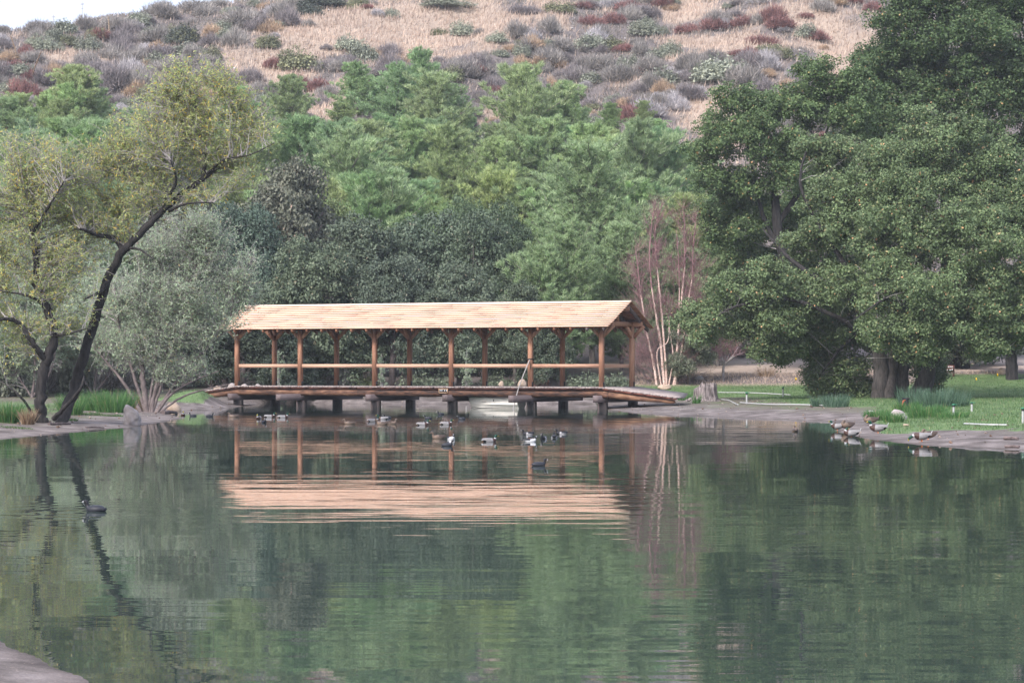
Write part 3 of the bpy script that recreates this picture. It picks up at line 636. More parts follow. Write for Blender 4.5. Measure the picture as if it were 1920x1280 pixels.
# ------------------------------------------------------------------ dark live oaks on the far bank behind the bridge
def oak_mesh_set(seed):
    global R
    R = np.random.default_rng(seed); lobes = [((0, 0, 5.0), (2.3, 2.3, 1.9))]
    for k in range(9):
        a = k / 9 * 6.283 + R.random() * .5; rr = 1.9 + R.random() * .9; z = 1.6 + R.random() * 3.4
        lobes.append(((math.cos(a) * rr, math.sin(a) * rr, z), (1.2 + R.random() * .6, 1.2 + R.random() * .6, 1.0 + R.random() * .5)))
    for k in range(5):
        a = R.random() * 6.283; lobes.append(((math.cos(a) * 1.2, math.sin(a) * 1.2, 5.6 + R.random() * 1.0), 1.0 + R.random() * .5))
    lf = MB(); lobe_foliage(lf, lobes, .8, .19, .12, .55, 75)
    tb = MB(); L = [add_limb(tb, [(0, 0, -.3), (.1, 0, 1.2), (-.1, .1, 2.6), (.1, 0, 4.5)], .3, .12, 8)]
    for k in range(6):
        a = R.random() * 6.283; L.append(add_limb(tb, [(0, 0, 1.4 + k * .3), (math.cos(a) * 1.2, math.sin(a) * 1.2, 2.6 + k * .4), (math.cos(a) * 2.6, math.sin(a) * 2.6, 3.4 + k * .5)], .12, .03, 5))
    sprays(tb, None, L, lobes, 40, 6, .5, 0, 0, 0, r0=.028, droop=.2, up=-.1)
    return lf.mesh('crown', M['dark_oak_leaf']), tb.mesh('trunk', M['brown_twig'], True)
oak_sets = [oak_mesh_set(s) for s in (11, 12, 13)]
def mid_oak(k, px, pytop, Y, width_px, label, col=(1, 1, 1, 1), rz=0, base_py=None):
    x = (px - CX) / F_PX * Y; z = H(x, Y) if base_py is None else at(px, base_py, Y)[2]
    top = at(px, pytop, Y)[2]; hgt = max(2.5, top - z); s = hgt / 7.4; sx = width_px * Y / F_PX / 7.6
    t = thing('live_oak', (x, Y, z), label, 'tree', 'dark live oaks along the far bank', rz); t.scale = (sx, sx, s)
    c = obj('crown', oak_sets[k % 3][0], t); c.color = col; obj('trunk', oak_sets[k % 3][1], t)
for i, (px, pt, Y, wpx, lab, col) in enumerate([
    (520, 322, 176, 250, 'greyest and tallest live oak, rising behind the left end of the bridge roof', (1.15, 1.0, 1.15, 1)),
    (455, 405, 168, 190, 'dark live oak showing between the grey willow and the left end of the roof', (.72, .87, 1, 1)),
    (590, 470, 160, 210, 'rounded live oak close above the roof, left of the two middle posts', (1.05, 1.1, 1.1, 1)),
    (690, 425, 170, 230, 'dark live oak above the left third of the bridge roof', (.9, .95, 1, 1)),
    (735, 500, 160, 180, 'low live oak just above the roof near the third front post', (.85, .9, 1, 1)),
    (800, 425, 172, 220, 'blue green live oak above the middle of the bridge roof', (.9, 1.0, 1.05, 1)),
    (862, 505, 161, 190, 'low dense live oak just above the roof at its middle', (.95, 1.0, 1.05, 1)),
    (905, 425, 170, 190, 'live oak above the roof with a ragged right shoulder', (.85, .95, .95, 1)),
    (945, 410, 175, 150, 'small upright live oak at the right end of the dark row', (.8, .95, .85, 1)),
    (965, 540, 160, 130, 'lowest live oak at the right end of the dark row, touching the roof', (.9, .95, .95, 1)),
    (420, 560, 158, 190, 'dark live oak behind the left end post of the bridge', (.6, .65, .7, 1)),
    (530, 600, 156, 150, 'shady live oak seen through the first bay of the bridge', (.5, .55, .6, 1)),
    (640, 390, 182, 190, 'olive green oak standing above the dark row left of the middle', (1.2, 1.25, .8, 1)),
    (1020, 600, 158, 120, 'small live oak seen through the bay next to the leaning pole', (.9, .95, 1, 1)),
    (330, 300, 196, 160, 'dull grey live oak far back behind the leaning willow', (1.1, 1.0, 1.15, 1)),
    (1290, 600, 166, 90, 'small grey oak bush behind the red stemmed birches', (1.3, 1.2, 1.3, 1)),
    (880, 395, 184, 120, 'small oak at the foot of the pines above the roof middle', (.9, 1.1, .9, 1)),
    ]): mid_oak(i, px, pt, Y, wpx, lab, col, rz=i * 1.3)

# ------------------------------------------------------------------ pines on the slope
def pine_mesh_set(seed, h=10.0):
    global R
    R = np.random.default_rng(seed); tb = MB(); lf = MB()
    lean = R.normal(size=2) * .25
    tp = [(0, 0, -.6), (lean[0] * .3, lean[1] * .3, h * .4), (lean[0], lean[1], h * .75), (lean[0], lean[1], h)]
    P, rr = add_limb(tb, tp, .17, .02, 6)
    Ts, Td, Tsz = [], [], []
    z = h * .1; wi = 0
    while z < h * .985:
        u = z / h; nb = R.integers(4, 7); a0 = R.random() * 6.283
        prof = (h / 10) * (2.75 * (1 - u) ** .55 * (.8 + .35 * math.sin(z * 2.1 + seed)) * min(1, .55 + u * 2)) * (.75 + .5 * R.random()) + .18
        j = np.argmin(np.abs(P[:, 2] - z)); c = P[j] * 1.0; c[2] = z
        for b in range(nb):
            a = a0 + b / nb * 6.283 + R.normal() * .25; L = prof * (.65 + .6 * R.random())
            e = .5 + .7 * u + R.normal() * .2; d = np.array([math.cos(a), math.sin(a), e]); K = 6
            s = np.linspace(0, 1, K)[:, None]; B_ = c + d * L * s * np.array([1, 1, .8]) + np.array([0, 0, 1]) * (L * .28 * s ** 2.2) + R.normal(size=(K, 3)) * .03 * L * s
            tb.curves(B_, .012 + .022 * L / 2.7 * (1 - s[:, 0]) * .8, 4, cap=False)
            nt_ = int(4 + L * 6.5)
            for q in range(nt_):
                t = .25 + .75 * (q + R.random()) / nt_; k = min(int(t * (K - 1)), K - 2); f = t * (K - 1) - k; p = B_[k] * (1 - f) + B_[k + 1] * f
                sd_ = R.normal(size=3) * np.array([1, 1, .45]) * (.32 * L * .45 * (1.15 - t) + .08)
                Ts.append(p + sd_ + [0, 0, .06]); Td.append(unit(d * .5 + sd_ * 1.2 + np.array([0, 0, .7]))); Tsz.append(.7 + .6 * R.random())
        z += .36 + .12 * R.random()
    for q in range(8): Ts.append(P[-1] - [0, 0, q * .12]); Td.append([0, 0, 1]); Tsz.append(.9)
    Ts = np.array(Ts); Td = np.array(Td); Tsz = np.array(Tsz); nb = 26
    idx = np.repeat(np.arange(len(Ts)), nb); D = unit(Td[idx] * .8 + np.array([0, 0, .45]) + R.normal(size=(len(idx), 3)) * .5)
    C = Ts[idx] + R.normal(size=(len(idx), 3)) * .05
    lf.blades(C, D, .36 * Tsz[idx], .05)
    return lf.mesh('crown', M['pine_needle']), tb.mesh('trunk', M['pine_bark'], True)
pine_sets = [pine_mesh_set(s) for s in (21, 22, 23, 24, 25)]; big_pines = [pine_mesh_set(s, 16.0) for s in (26, 27)]
R = np.random.default_rng(99)
pines = []
back = [(-10, 200), (45, 180), (85, 175), (120, 165), (168, 155), (215, 230), (265, 210), (300, 230), (380, 215), (420, 205), (20, 185), (62, 205), (145, 128), (190, 190), (238, 215), (105, 190), (450, 165), (545, 145), (515, 185), (585, 225), (640, 195), (668, 120), (700, 150), (735, 128), (788, 103), (765, 145), (822, 145), (848, 160), (882, 215),
        (960, 195), (985, 125), (1018, 170), (1056, 158), (1090, 205), (1145, 198), (1160, 235), (1208, 192), (1235, 225), (1262, 262), (1300, 300)]
mid = [(395, 232), (432, 243), (360, 262), (50, 238), (112, 232), (180, 228), (235, 250), (295, 270), (485, 240), (565, 232), (610, 235), (640, 245), (690, 232), (722, 225), (775, 232), (812, 228), (850, 240), (935, 262), (985, 228), (1030, 232), (1075, 240), (1110, 238), (1150, 248), (1195, 240), (1245, 255), (1285, 285), (25, 265), (85, 290), (150, 250), (205, 300), (265, 262), (330, 320), (400, 330), (455, 275), (500, 300), (540, 262), (598, 275), (620, 300), (665, 255), (705, 300), (745, 270), (790, 318), (835, 290), (868, 330), (905, 345), (965, 300), (1010, 262), (1050, 310), (1090, 285),
       (1130, 270), (1175, 290), (1220, 268), (1262, 310), (1305, 335), (1335, 380)]
low = [(50, 340), (130, 345), (205, 350), (470, 330), (500, 370), (555, 380), (600, 395), (660, 390), (740, 330), (790, 350), (840, 390), (930, 330), (985, 345), (1035, 380), (1125, 350), (1180, 345), (1230, 350), (1280, 370), (20, 380), (90, 400), (165, 370), (240, 420), (445, 350), (580, 345), (635, 350), (690, 330), (725, 362), (770, 385), (818, 370), (860, 410), (900, 395), (960, 375), (1010, 390), (1060, 345), (1100, 355), (1150, 380), (1205, 345), (1250, 385), (1300, 400), (1345, 420)]
for row, lst, y0, y1 in (('back', back, 238, 262), ('mid', mid, 214, 232), ('low', low, 192, 206)):
    for px, pt in lst:
        Y = y0 + (y1 - y0) * R.random(); px_ = px + R.normal() * 3; x = (px_ - CX) / F_PX * Y; z = H(x, Y); top = at(px_, pt, Y)[2]
        if top - z < 3.5: z = top - 3.5
        pines.append([row, px_, pt, x, Y, z, top - z])
for px, pt, Y in ((1110, 285, 180), (1045, 425, 168), (1165, 430, 172), (1010, 470, 166), (1230, 420, 182), (1290, 470, 180), (1345, 480, 178)):
    x = (px - CX) / F_PX * Y; z = H(x, Y); pines.append(['front', px, pt, x, Y, z, at(px, pt, Y)[2] - z])
COLS = [(-99, 130, 'at far left'), (130, 330, 'left of the leaning willow'), (330, 470, 'behind the leaning willow'), (470, 610, 'above the left roof end'), (610, 760, 'above the left roof half'), (760, 880, 'above mid roof'),
        (880, 1000, 'above the right roof half'), (1000, 1120, 'above the last roof bay'), (1120, 1240, 'above the right roof end'), (1240, 1450, 'left of the oaks'), (1450, 1700, 'above the oak tops'), (1700, 2100, 'behind the oak')]
ROWN = {'back': 'top row', 'mid': 'middle row', 'low': 'lower row', 'front': 'nearest row'}
def colname(px): return next((c[2] for c in COLS if c[0] <= px < c[1]), 'far left' if px < 0 else 'behind the oak')
cnt = {}
for i, p in enumerate(sorted(pines, key=lambda q: q[1])):
    key = (p[0], colname(p[1])); cnt[key] = cnt.get(key, 0) + 1; p.append((key, cnt[key]))
for i, p in enumerate(pines):
    row, px, pt, x, Y, z, h, (key, k) = p
    size = 'tall' if h > 10 else ('short' if h < 6.5 else 'middling'); many = cnt[key] > 1
    lab = f"{size} green pine {key[1]}, {ROWN[row]}" + (f", {ORD[k-1]} from left there" if many else '')
    kk = i % 5; t = thing('pine_tree', (x, Y, z), lab, 'tree', 'bushy pines on the lower slope', R.random() * 6.28)
    big = row == 'front' and h > 9; ps = big_pines[i % 2] if big else pine_sets[kk]; s = h / (16.0 if big else 10.0); wv = s * (1.25 + .4 * R.random()) if h > 7 else s * (1.5 + .5 * R.random()); t.scale = (wv, wv, s)
    v = .88 + .35 * R.random(); c = obj('crown', ps[0], t)
    c.color = (v * (.95 + .3 * R.random()), v, v * (.85 + .3 * R.random()), 1) if row != 'front' else (1.15, 1.04, 1.15, 1)
    obj('trunk', ps[1], t)

# ------------------------------------------------------------------ hillside shrubs, dry grass, stalks
def shrub_mesh(seed, kind):
    global R
    R = np.random.default_rng(seed); mb = MB()
    lumps = [(np.array([math.cos(a), math.sin(a), 0]) * (.35 + .3 * R.random()), .35 + .3 * R.random(), .55 + .3 * R.random()) for a in np.arange(6) * 1.05] + [(np.array([0, 0, 0]), .6, .95)]
    n = 420 if kind == 'twig' else 300
    for c, r, hh in lumps:
        d = unit(R.normal(size=(n, 3))); d[:, 2] = np.abs(d[:, 2]); rad = .5 + .55 * R.random((n, 1))
        C = c + d * rad * np.array([r, r, hh])
        if kind == 'twig': mb.blades(C - d * .12, d * .8 + np.array([0, 0, .5]) + R.normal(size=(n, 3)) * .35, .26 * (.6 + .8 * R.random(n)), .03)
        else: mb.leaves(C, d + R.normal(size=(n, 3)) * .5 + np.array([0, 0, .3]), .11, .075)
        if kind != 'twig': mb.blades(C - d * .1, d + R.normal(size=(n, 3)) * .4, .2, .02)
    return mb.mesh('shrub', M['shrub'])
shr = {'twig': [shrub_mesh(s, 'twig') for s in (31, 32, 33)], 'leafy': [shrub_mesh(s, 'leafy') for s in (41, 42, 43)]}
R = np.random.default_rng(123)
KCOL = {'grey': ((.28, .26, .235), 'twig', 'grey'), 'mauve': ((.235, .21, .205), 'twig', 'mauve grey'), 'sage': ((.25, .27, .2), 'leafy', 'sage green'), 'olive': ((.19, .2, .11), 'leafy', 'olive'), 'dark': ((.085, .1, .075), 'leafy', 'dark green'),
        'red': ((.25, .13, .115), 'twig', 'rust red'), 'tan': ((.42, .31, .21), 'twig', 'tan'), 'silver': ((.42, .40, .40), 'twig', 'silvery')}
bushes = []   # px, py of base, width px, height px, kind
bushes += [(28, 55, 60, 38, 'sage'), (75, 62, 70, 36, 'grey'), (120, 60, 60, 34, 'sage'), (160, 55, 60, 34, 'grey'), (215, 55, 60, 36, 'grey'), (260, 45, 60, 36, 'sage'), (310, 32, 70, 38, 'grey'), (370, 22, 90, 34, 'grey'),
           (340, 78, 66, 50, 'dark'), (320, 72, 30, 36, 'olive'), (455, 45, 90, 46, 'grey'), (505, 62, 56, 34, 'tan'), (540, 45, 60, 44, 'mauve'), (580, 28, 60, 32, 'dark'), (600, 12, 120, 26, 'dark'), (555, 130, 96, 58, 'olive'), (510, 128, 40, 30, 'red'), (682, 116, 66, 56, 'sage'),
           (700, 112, 40, 28, 'tan'), (825, 66, 36, 18, 'olive'), (820, 64, 22, 12, 'red'), (835, 12, 100, 22, 'sage'), (690, 16, 30, 12, 'red'), (735, 130, 60, 50, 'mauve'), (880, 145, 110, 44, 'grey'), (950, 150, 80, 46, 'grey'), (850, 150, 60, 40, 'olive'),
           (1030, 60, 60, 44, 'grey'), (1050, 24, 70, 28, 'olive'), (1110, 48, 60, 26, 'red'), (1150, 44, 50, 28, 'red'), (1090, 16, 50, 18, 'red'), (1180, 18, 70, 26, 'red'), (1240, 12, 60, 24, 'red'), (1110, 90, 80, 36, 'sage'), (1150, 92, 60, 34, 'olive'), (1170, 96, 50, 20, 'red'),
           (1210, 66, 70, 40, 'sage'), (1255, 105, 50, 44, 'sage'), (1290, 62, 60, 24, 'red'), (1340, 58, 70, 30, 'red'), (1400, 50, 70, 30, 'red'), (1460, 52, 80, 30, 'red'), (1430, 85, 70, 28, 'red'), (1420, 120, 46, 30, 'red'), (1530, 75, 60, 26, 'red'), (1510, 34, 40, 14, 'red'),
           (1345, 150, 120, 66, 'sage'), (1300, 130, 80, 50, 'grey'), (1395, 155, 90, 50, 'grey'), (1245, 160, 80, 50, 'sage'), (1290, 185, 80, 40, 'mauve'), (1440, 100, 60, 24, 'olive'), (1220, 130, 60, 40, 'grey'), (1260, 20, 40, 16, 'tan'), (1215, 215, 70, 44, 'silver'), (1265, 205, 60, 46, 'silver'),
           (920, 178, 50, 26, 'red'), (1180, 200, 50, 24, 'tan'), (1080, 185, 50, 26, 'olive'), (1110, 205, 40, 22, 'olive'), (1030, 120, 80, 44, 'grey'), (1070, 150, 80, 40, 'mauve'), (1110, 130, 80, 40, 'grey'), (1170, 150, 80, 44, 'grey'), (990, 95, 60, 34, 'grey'), (1010, 180, 70, 44, 'mauve'),
           (940, 285, 90, 70, 'sage'), (905, 260, 50, 34, 'grey'), (930, 235, 44, 24, 'tan'),
           (25, 130, 50, 26, 'red'), (95, 150, 44, 28, 'red'), (55, 150, 40, 22, 'red'), (8, 90, 40, 26, 'mauve'), (130, 84, 46, 28, 'olive'), (68, 84, 40, 26, 'sage'), (165, 96, 60, 40, 'sage'), (205, 110, 70, 40, 'grey'), (255, 120, 80, 44, 'grey'), (300, 110, 80, 36, 'mauve'), (355, 105, 80, 36, 'sage'),
           (215, 165, 100, 66, 'mauve'), (170, 190, 80, 60, 'mauve'), (260, 160, 70, 50, 'grey'), (320, 135, 90, 40, 'grey'), (380, 130, 80, 40, 'grey'), (440, 85, 60, 50, 'grey'), (400, 70, 60, 34, 'tan'), (290, 75, 70, 36, 'grey'), (225, 80, 70, 36, 'mauve'), (185, 72, 60, 26, 'red'), (60, 115, 60, 30, 'grey'), (20, 115, 50, 28, 'tan'),
           (470, 155, 60, 36, 'mauve'), (500, 180, 80, 40, 'grey'), (560, 190, 60, 30, 'mauve'), (600, 170, 60, 30, 'red'), (420, 160, 70, 44, 'grey'), (540, 215, 50, 30, 'grey'), (30, 170, 60, 36, 'sage'), (1285, 674, 60, 34, 'grey'), (1322, 668, 54, 30, 'tan'), (1350, 660, 50, 34, 'sage'), (1392, 670, 60, 34, 'grey'), (1425, 662, 50, 30, 'mauve'), (1455, 672, 56, 34, 'sage'), (1490, 668, 60, 40, 'olive'), (1310, 645, 60, 34, 'grey'), (1370, 640, 60, 34, 'mauve'), (1435, 640, 70, 36, 'grey')]
def dens(px, py):
    tanreg = 0
    for (cx, cy, rx, ry) in ((150, 105, 70, 16), (520, 120, 110, 45), (620, 60, 110, 45), (760, 60, 150, 55), (900, 40, 90, 40), (1040, 30, 40, 30), (1290, 20, 60, 22), (1380, 85, 120, 18), (1560, 60, 80, 30), (1500, 25, 80, 20), (1590, 110, 60, 60), (1340, 225, 60, 60), (930, 225, 40, 25), (620, 200, 50, 40), (1270, 105, 50, 12)):
        tanreg = max(tanreg, math.exp(-(((px - cx) / rx) ** 2 + ((py - cy) / ry) ** 2) ** 1.5))
    return 1 - tanreg
R = np.random.default_rng(5); tries = 0; extra = []
while len(extra) < 430 and tries < 20000:
    tries += 1; px = R.uniform(-30, 1640); py = R.uniform(5, 265)
    if py < 60 - px * .18: continue
    if R.random() > dens(px, py) ** 1.5: continue
    if any(abs(px - e[0]) < 13 and abs(py - e[1]) < 6 for e in extra) : continue
    red = .25 if (px > 1050 and py < 150) or px < 120 else .05
    kd = R.choice(['grey', 'mauve', 'sage', 'olive', 'red', 'tan', 'silver'], p=np.array([.3, .25, .17, .06, red, .08, .1]) / (np.sum([.3, .25, .17, .06, red, .08, .1])))
    wd = R.uniform(26, 66); extra.append((px, py, wd, wd * R.uniform(.45, .75), kd))
def row_of(py): return 'just beyond the dirt track' if py > 500 else 'topmost' if py < 40 else 'high' if py < 85 else 'midway' if py < 130 else 'low on the hill' if py < 190 else 'among the pines'
allb = [(*b,) for b in bushes + extra]; order = sorted(range(len(allb)), key=lambda i: allb[i][0]); cnt2 = {}; info = {}
for i in order:
    b = allb[i]; key = (KCOL[b[4]][2], row_of(b[1]), colname(b[0])); cnt2[key] = cnt2.get(key, 0) + 1; info[i] = (key, cnt2[key])
for i, b in enumerate(allb):
    px, py, wd, hh, kd = b; col, mk, cn = KCOL[kd]; p = hit(px, py, 185, 420)
    s = p[1] / F_PX; sx = wd * s / 1.9; sz = hh * s / 1.05
    key, k = info[i]; sizew = 'large' if wd > 72 else 'small' if wd < 42 else 'medium'
    lab = f"{sizew} {key[0]} shrub {key[1]}, {key[2]}" + (f", {ORD[min(k, 15)-1]} from left" if cnt2[key] > 1 else '')
    o = obj({'grey': 'grey_shrub', 'mauve': 'mauve_shrub', 'sage': 'sage_shrub', 'olive': 'olive_shrub', 'dark': 'dark_shrub', 'red': 'rusty_buckwheat', 'tan': 'tan_shrub', 'silver': 'silvery_shrub'}[kd], shr[mk][i % 3]); o.location = (p[0], p[1], H(p[0], p[1]) - .12 * sz); o.rotation_euler = (0, 0, R.random() * 6.28); o.scale = (sx, sx * .95, sz)
    v = 1.0 + .35 * R.random(); o.color = (col[0] * v, col[1] * v, col[2] * v, 1); tag(o, lab, 'shrub', f'{cn} shrubs on the hillside')
# dry grass over the hill: uncountable
R = np.random.default_rng(55); n = 190000
X = R.uniform(-75, 75, n); Y = 186 + (R.random(n) ** .8) * 175; keep = np.abs(X) < Y * .24; X = X[keep]; Y = Y[keep]
Z = height(X, Y); keep = tanmask(X, Y, Z) + R.normal(size=len(X)) * .15 > .22; X = X[keep]; Y = Y[keep]; Z = Z[keep]
D = R.normal(size=(len(X), 3)) * .28 + np.array([.1, 0, 1]); mb = MB(); mb.blades(np.stack([X, Y, Z - .05], 1), D, .45 + .5 * R.random(len(X)), .11 + .05 * R.random(len(X)))
tag(mb.build('dry_grass', M['dry_grass']), 'pale dry grass covering the hillside', 'dry grass', kind='stuff')
# low brush cover that no one could count
n = 60000; X = R.uniform(-75, 75, n); Y = 190 + R.random(n) * 165; Z = height(X, Y); dn = fbm(X, Y, 3.5, 78) * .6 - tanmask(X, Y, Z) * 1.6
keep = (dn > -.42) & (np.abs(X) < Y * .24); X = X[keep]; Y = Y[keep]; Z = Z[keep]
idx = np.repeat(np.arange(len(X)), 7); C = np.stack([X, Y, Z], 1)[idx] + R.normal(size=(len(idx), 3)) * np.array([.3, .3, .12]) + np.array([0, 0, .25])
mb = MB(); mb.blades(C - [0, 0, .2], R.normal(size=C.shape) * .5 + np.array([0, 0, .8]), .4, .09)
M['brush'] = leaf_mat('brush', [(.12, .11, .09), (.2, .18, .155), (.30, .27, .235)], None, .2, False, .3, .15)
tag(mb.build('low_brush', M['brush']), 'low grey brush scattered between the shrubs', 'brush', kind='stuff')
# white stones scattered on the hill
R = np.random.default_rng(66); n = 700; X = R.uniform(-70, 70, n); Y = R.uniform(225, 340, n); keep = fbm(X, Y, 18, 91) > .25; X = X[keep]; Y = Y[keep]; Z = height(X, Y)
mb = MB()
for x, y, z in zip(X, Y, Z):
    r = .08 + .12 * R.random(); mb.box((x, y, z + .1), (r * 1.6, r, r), 0, Matrix.Rotation(R.random() * 3, 3, (R.random(), R.random(), 1)))
M['stone'] = plain_mat('white_stone', (.48, .45, .42), .9, .1)
tag(mb.build('scattered_stones', M['stone']), 'small white stones strewn over the hillside', 'stones', kind='stuff')
# yucca stalks
for px, py, ht, lean, lab in ((205, 66, 34, -.05, 'pale yucca stalk near the skyline at the left'), (33, 112, 44, -.3, 'thin pale yucca stalk leaning at the far left of the hill'), (58, 155, 56, .35, 'tall orange brown yucca stalk leaning right above the left pines')):
    p = hit(px, py, 185, 420); h = ht * p[1] / F_PX; t = thing('yucca_stalk', p, lab, 'plant', 'dry yucca stalks'); mb = MB()
    mb.curves(limb_pts([(0, 0, 0), (lean * h * .4, 0, h * .5), (lean * h, 0, h)], 3), np.linspace(.09, .05, 7), 5); mb.build('stem', M['straw'], t)
    mb = MB(); s = .5 + .5 * R.random(60); mb.blades(np.stack([lean * h * s, s * 0, h * s], 1), R.normal(size=(60, 3)) + [0, 0, .5], .22, .05); mb.blades(R.normal(size=(50, 3)) * .05, np.abs(R.normal(size=(50, 3))) * [1, 1, .6] * R.choice([-1, 1], (50, 3)) * [1, 1, 0] + [0, 0, .4], .7, .07); mb.build('seed_head', M['straw'], t)
for px, top, lab in ((100, 28, 'left one of two thin masts on the skyline'), (154, 4, 'right, taller one of two thin masts on the skyline')):
    Y = 350; x = (px - CX) / F_PX * Y; z = H(x, Y); zt = at(px, top, Y)[2]; t = thing('mast', (x, Y, z), lab, 'mast', 'thin masts on the skyline'); mb = MB()
    mb.curves([[0, 0, -.5], [0, 0, zt - z]], [.07, .05], 6); mb.build('pole', M['rope'], t); mb = MB(); mb.box((0, 0, zt - z - .3), (.5, .08, .12)); mb.box((0, 0, zt - z - .9), (.35, .08, .08)); mb.build('crossarm', M['rope'], t)

# ------------------------------------------------------------------ willows on the left bank
R = np.random.default_rng(200)
def willow(name, base_px, label, trunks, lobes, n_t, leafm, twigm, barkm, Ydy=0, n_side=10, side_len=.55, leaf_n=10, leafL=.13, leafW=.03, up=.35, droop=.1, frac=1.0, r0=.03, cat='tree', Yfix=None, attach_w=1.0, group=None):
    p = hit(*base_px); Yb = p[1]
    def Q(q): return at(q[0], q[1], Yb + (q[2] if len(q) > 2 else 0)) - p
    t = thing(name, p, label, cat, group); tb = MB(); L = []
    for pts, r0_, r1_ in trunks: L.append(add_limb(tb, [Q(q) for q in pts], r0_, r1_, 9, wob=.12))
    tb.build('trunk', barkm, t, smooth=True)
    lob = lobes_px(lobes, Yb, p); br = MB(); lf = MB()
    sprays(br, lf, L, lob, n_t, n_side, side_len, leaf_n, leafL, leafW, r0=r0, up=up, droop=droop, leaf_frac=frac, attach_w=attach_w)
    br.build('twigs', twigm, t)
    if lf.v: lf.build('crown', leafm, t)
    return t
willow('willow_tree', (112, 792), 'leaning willow with a black trunk slanting right and a thin yellow green crown',
       [([(112, 800), (135, 740, 1), (152, 680, 1), (175, 610, 1), (200, 530, .5), (232, 470), (275, 425), (312, 388), (360, 350), (412, 312)], .225, .08),
        ([(205, 520, .5), (190, 545, 0), (160, 560, -1)], .1, .03), ([(232, 470), (215, 448), (180, 440, -.5), (150, 428, -1)], .13, .04), ([(240, 465), (262, 468, -.5), (288, 486, -1)], .06, .02), ([(310, 392), (312, 370), (300, 350, .5), (250, 340, 1), (205, 320, 1.5)], .12, .03),
        ([(312, 375), (330, 340, -.5), (320, 300, -1)], .07, .02), ([(380, 335), (385, 290), (380, 250, .5), (365, 210, 1)], .09, .02), ([(385, 330), (420, 300, -.5), (470, 290, -1), (515, 268, -1)], .05, .012), ([(280, 425), (285, 385, .5), (290, 350, 1)], .07, .02), ([(318, 395), (350, 382, -1), (400, 380, -1)], .06, .02),
        ([(235, 470), (234, 430, .5), (225, 400, 1)], .06, .02), ([(412, 312), (440, 250, 1), (430, 180, 1)], .08, .02)],
       [(400, 150, 56, 0), (350, 210, 74, 0), (435, 215, 66, 0), (480, 235, 36, 0), (455, 330, 40, 0), (290, 200, 50, 0), (260, 270, 66, 0), (340, 290, 72, 0), (430, 300, 58, 0), (470, 265, 34, 0), (210, 340, 60, 1), (280, 350, 56, 0), (380, 370, 44, 0), (150, 400, 50, 0), (220, 420, 44, 0), (130, 330, 46, 1), (300, 160, 40, 0), (180, 290, 50, 1), (240, 380, 50, 1), (330, 130, 40, 0), (110, 390, 44, 1), (250, 230, 50, 0), (470, 200, 40, 0)],
       540, M['willow_leaf'], M['grey_twig'], M['black_bark'], side_len=.6, leaf_n=8, leafL=.15, leafW=.034)
willow('willow_tree', (85, 794), 'upright willow with a black S shaped trunk beside the rushes at the far left',
       [([(82, 802), (75, 760), (78, 715), (90, 670), (100, 630), (92, 590), (80, 560), (70, 520), (66, 480), (60, 430), (50, 380)], .225, .07), ([(88, 680), (60, 640, -.5), (35, 605, -.5), (0, 598, -1), (-40, 605, -1)], .12, .04), ([(76, 545), (50, 515, .5), (15, 485, 1), (-30, 455, 1)], .14, .04), ([(70, 510), (72, 450, .5), (64, 390, 1)], .09, .03),
        ([(86, 575), (55, 555, -.5), (0, 545, -.5)], .07, .02), ([(98, 630), (130, 625, -.5), (165, 615, -.5)], .06, .02), ([(60, 440), (90, 390, -.5), (120, 340, -1)], .07, .02), ([(100, 785), (120, 765, -.5), (150, 730, -1), (158, 705, -1)], .1, .03), ([(70, 790), (40, 745, -.5), (10, 720, -.5)], .06, .02)],
       [(50, 300, 56, 0), (20, 360, 60, 0), (100, 350, 56, 0), (150, 400, 40, 1), (60, 420, 66, 0), (0, 460, 66, 0), (130, 470, 54, 0), (40, 520, 60, 0), (110, 540, 46, 0), (-30, 560, 66, 0), (20, 620, 50, 0), (170, 520, 40, 0), (60, 250, 34, 1), (-40, 380, 60, 0), (160, 330, 50, 1), (110, 280, 44, 0), (200, 450, 46, 1), (90, 610, 44, 0), (150, 590, 44, 1), (10, 270, 46, 0)],
       400, M['willow_leaf'], M['grey_twig'], M['black_bark'], side_len=.6, leaf_n=8, leafL=.15, leafW=.034)
willow('shrub_willow', (280, 772), 'broad rounded grey green shrub willow of many stems left of the bridge',
       [([(276, 780), (272, 740), (266, 690), (264, 630), (262, 560), (262, 500)], .16, .05), ([(285, 778), (290, 740), (310, 690), (340, 640), (370, 590)], .1, .03), ([(268, 778), (240, 730), (210, 690), (175, 650)], .1, .03), ([(290, 780), (320, 740), (360, 715), (410, 695)], .09, .02), ([(280, 775), (300, 700), (330, 610), (360, 520), (380, 450)], .1, .03),
        ([(272, 770), (250, 700), (225, 620), (215, 540)], .09, .03), ([(292, 778), (340, 745), (385, 730), (430, 720)], .06, .02), ([(284, 778), (305, 715), (320, 660), (318, 600)], .07, .02), ([(290, 775), (350, 690), (420, 620), (440, 560)], .07, .02), ([(276, 775), (290, 690), (300, 600), (300, 500)], .08, .02)],
       [(350, 440, 66, 0), (300, 455, 66, 0), (425, 495, 62, 0), (400, 450, 50, 0), (478, 535, 30, 0), (452, 540, 36, 0), (462, 575, 26, 0), (425, 610, 30, -1), (370, 540, 80, 0), (280, 560, 80, 0), (220, 560, 60, 1), (340, 630, 70, 0), (378, 612, 50, 0), (260, 650, 66, 0), (190, 640, 50, 1), (362, 690, 34, 0), (310, 690, 44, 0), (380, 420, 40, 0)],
       900, M['grey_willow_leaf'], M['grey_twig'], M['brown_twig'], side_len=.7, leaf_n=8, leafL=.13, leafW=.038, up=.5, cat='shrub')
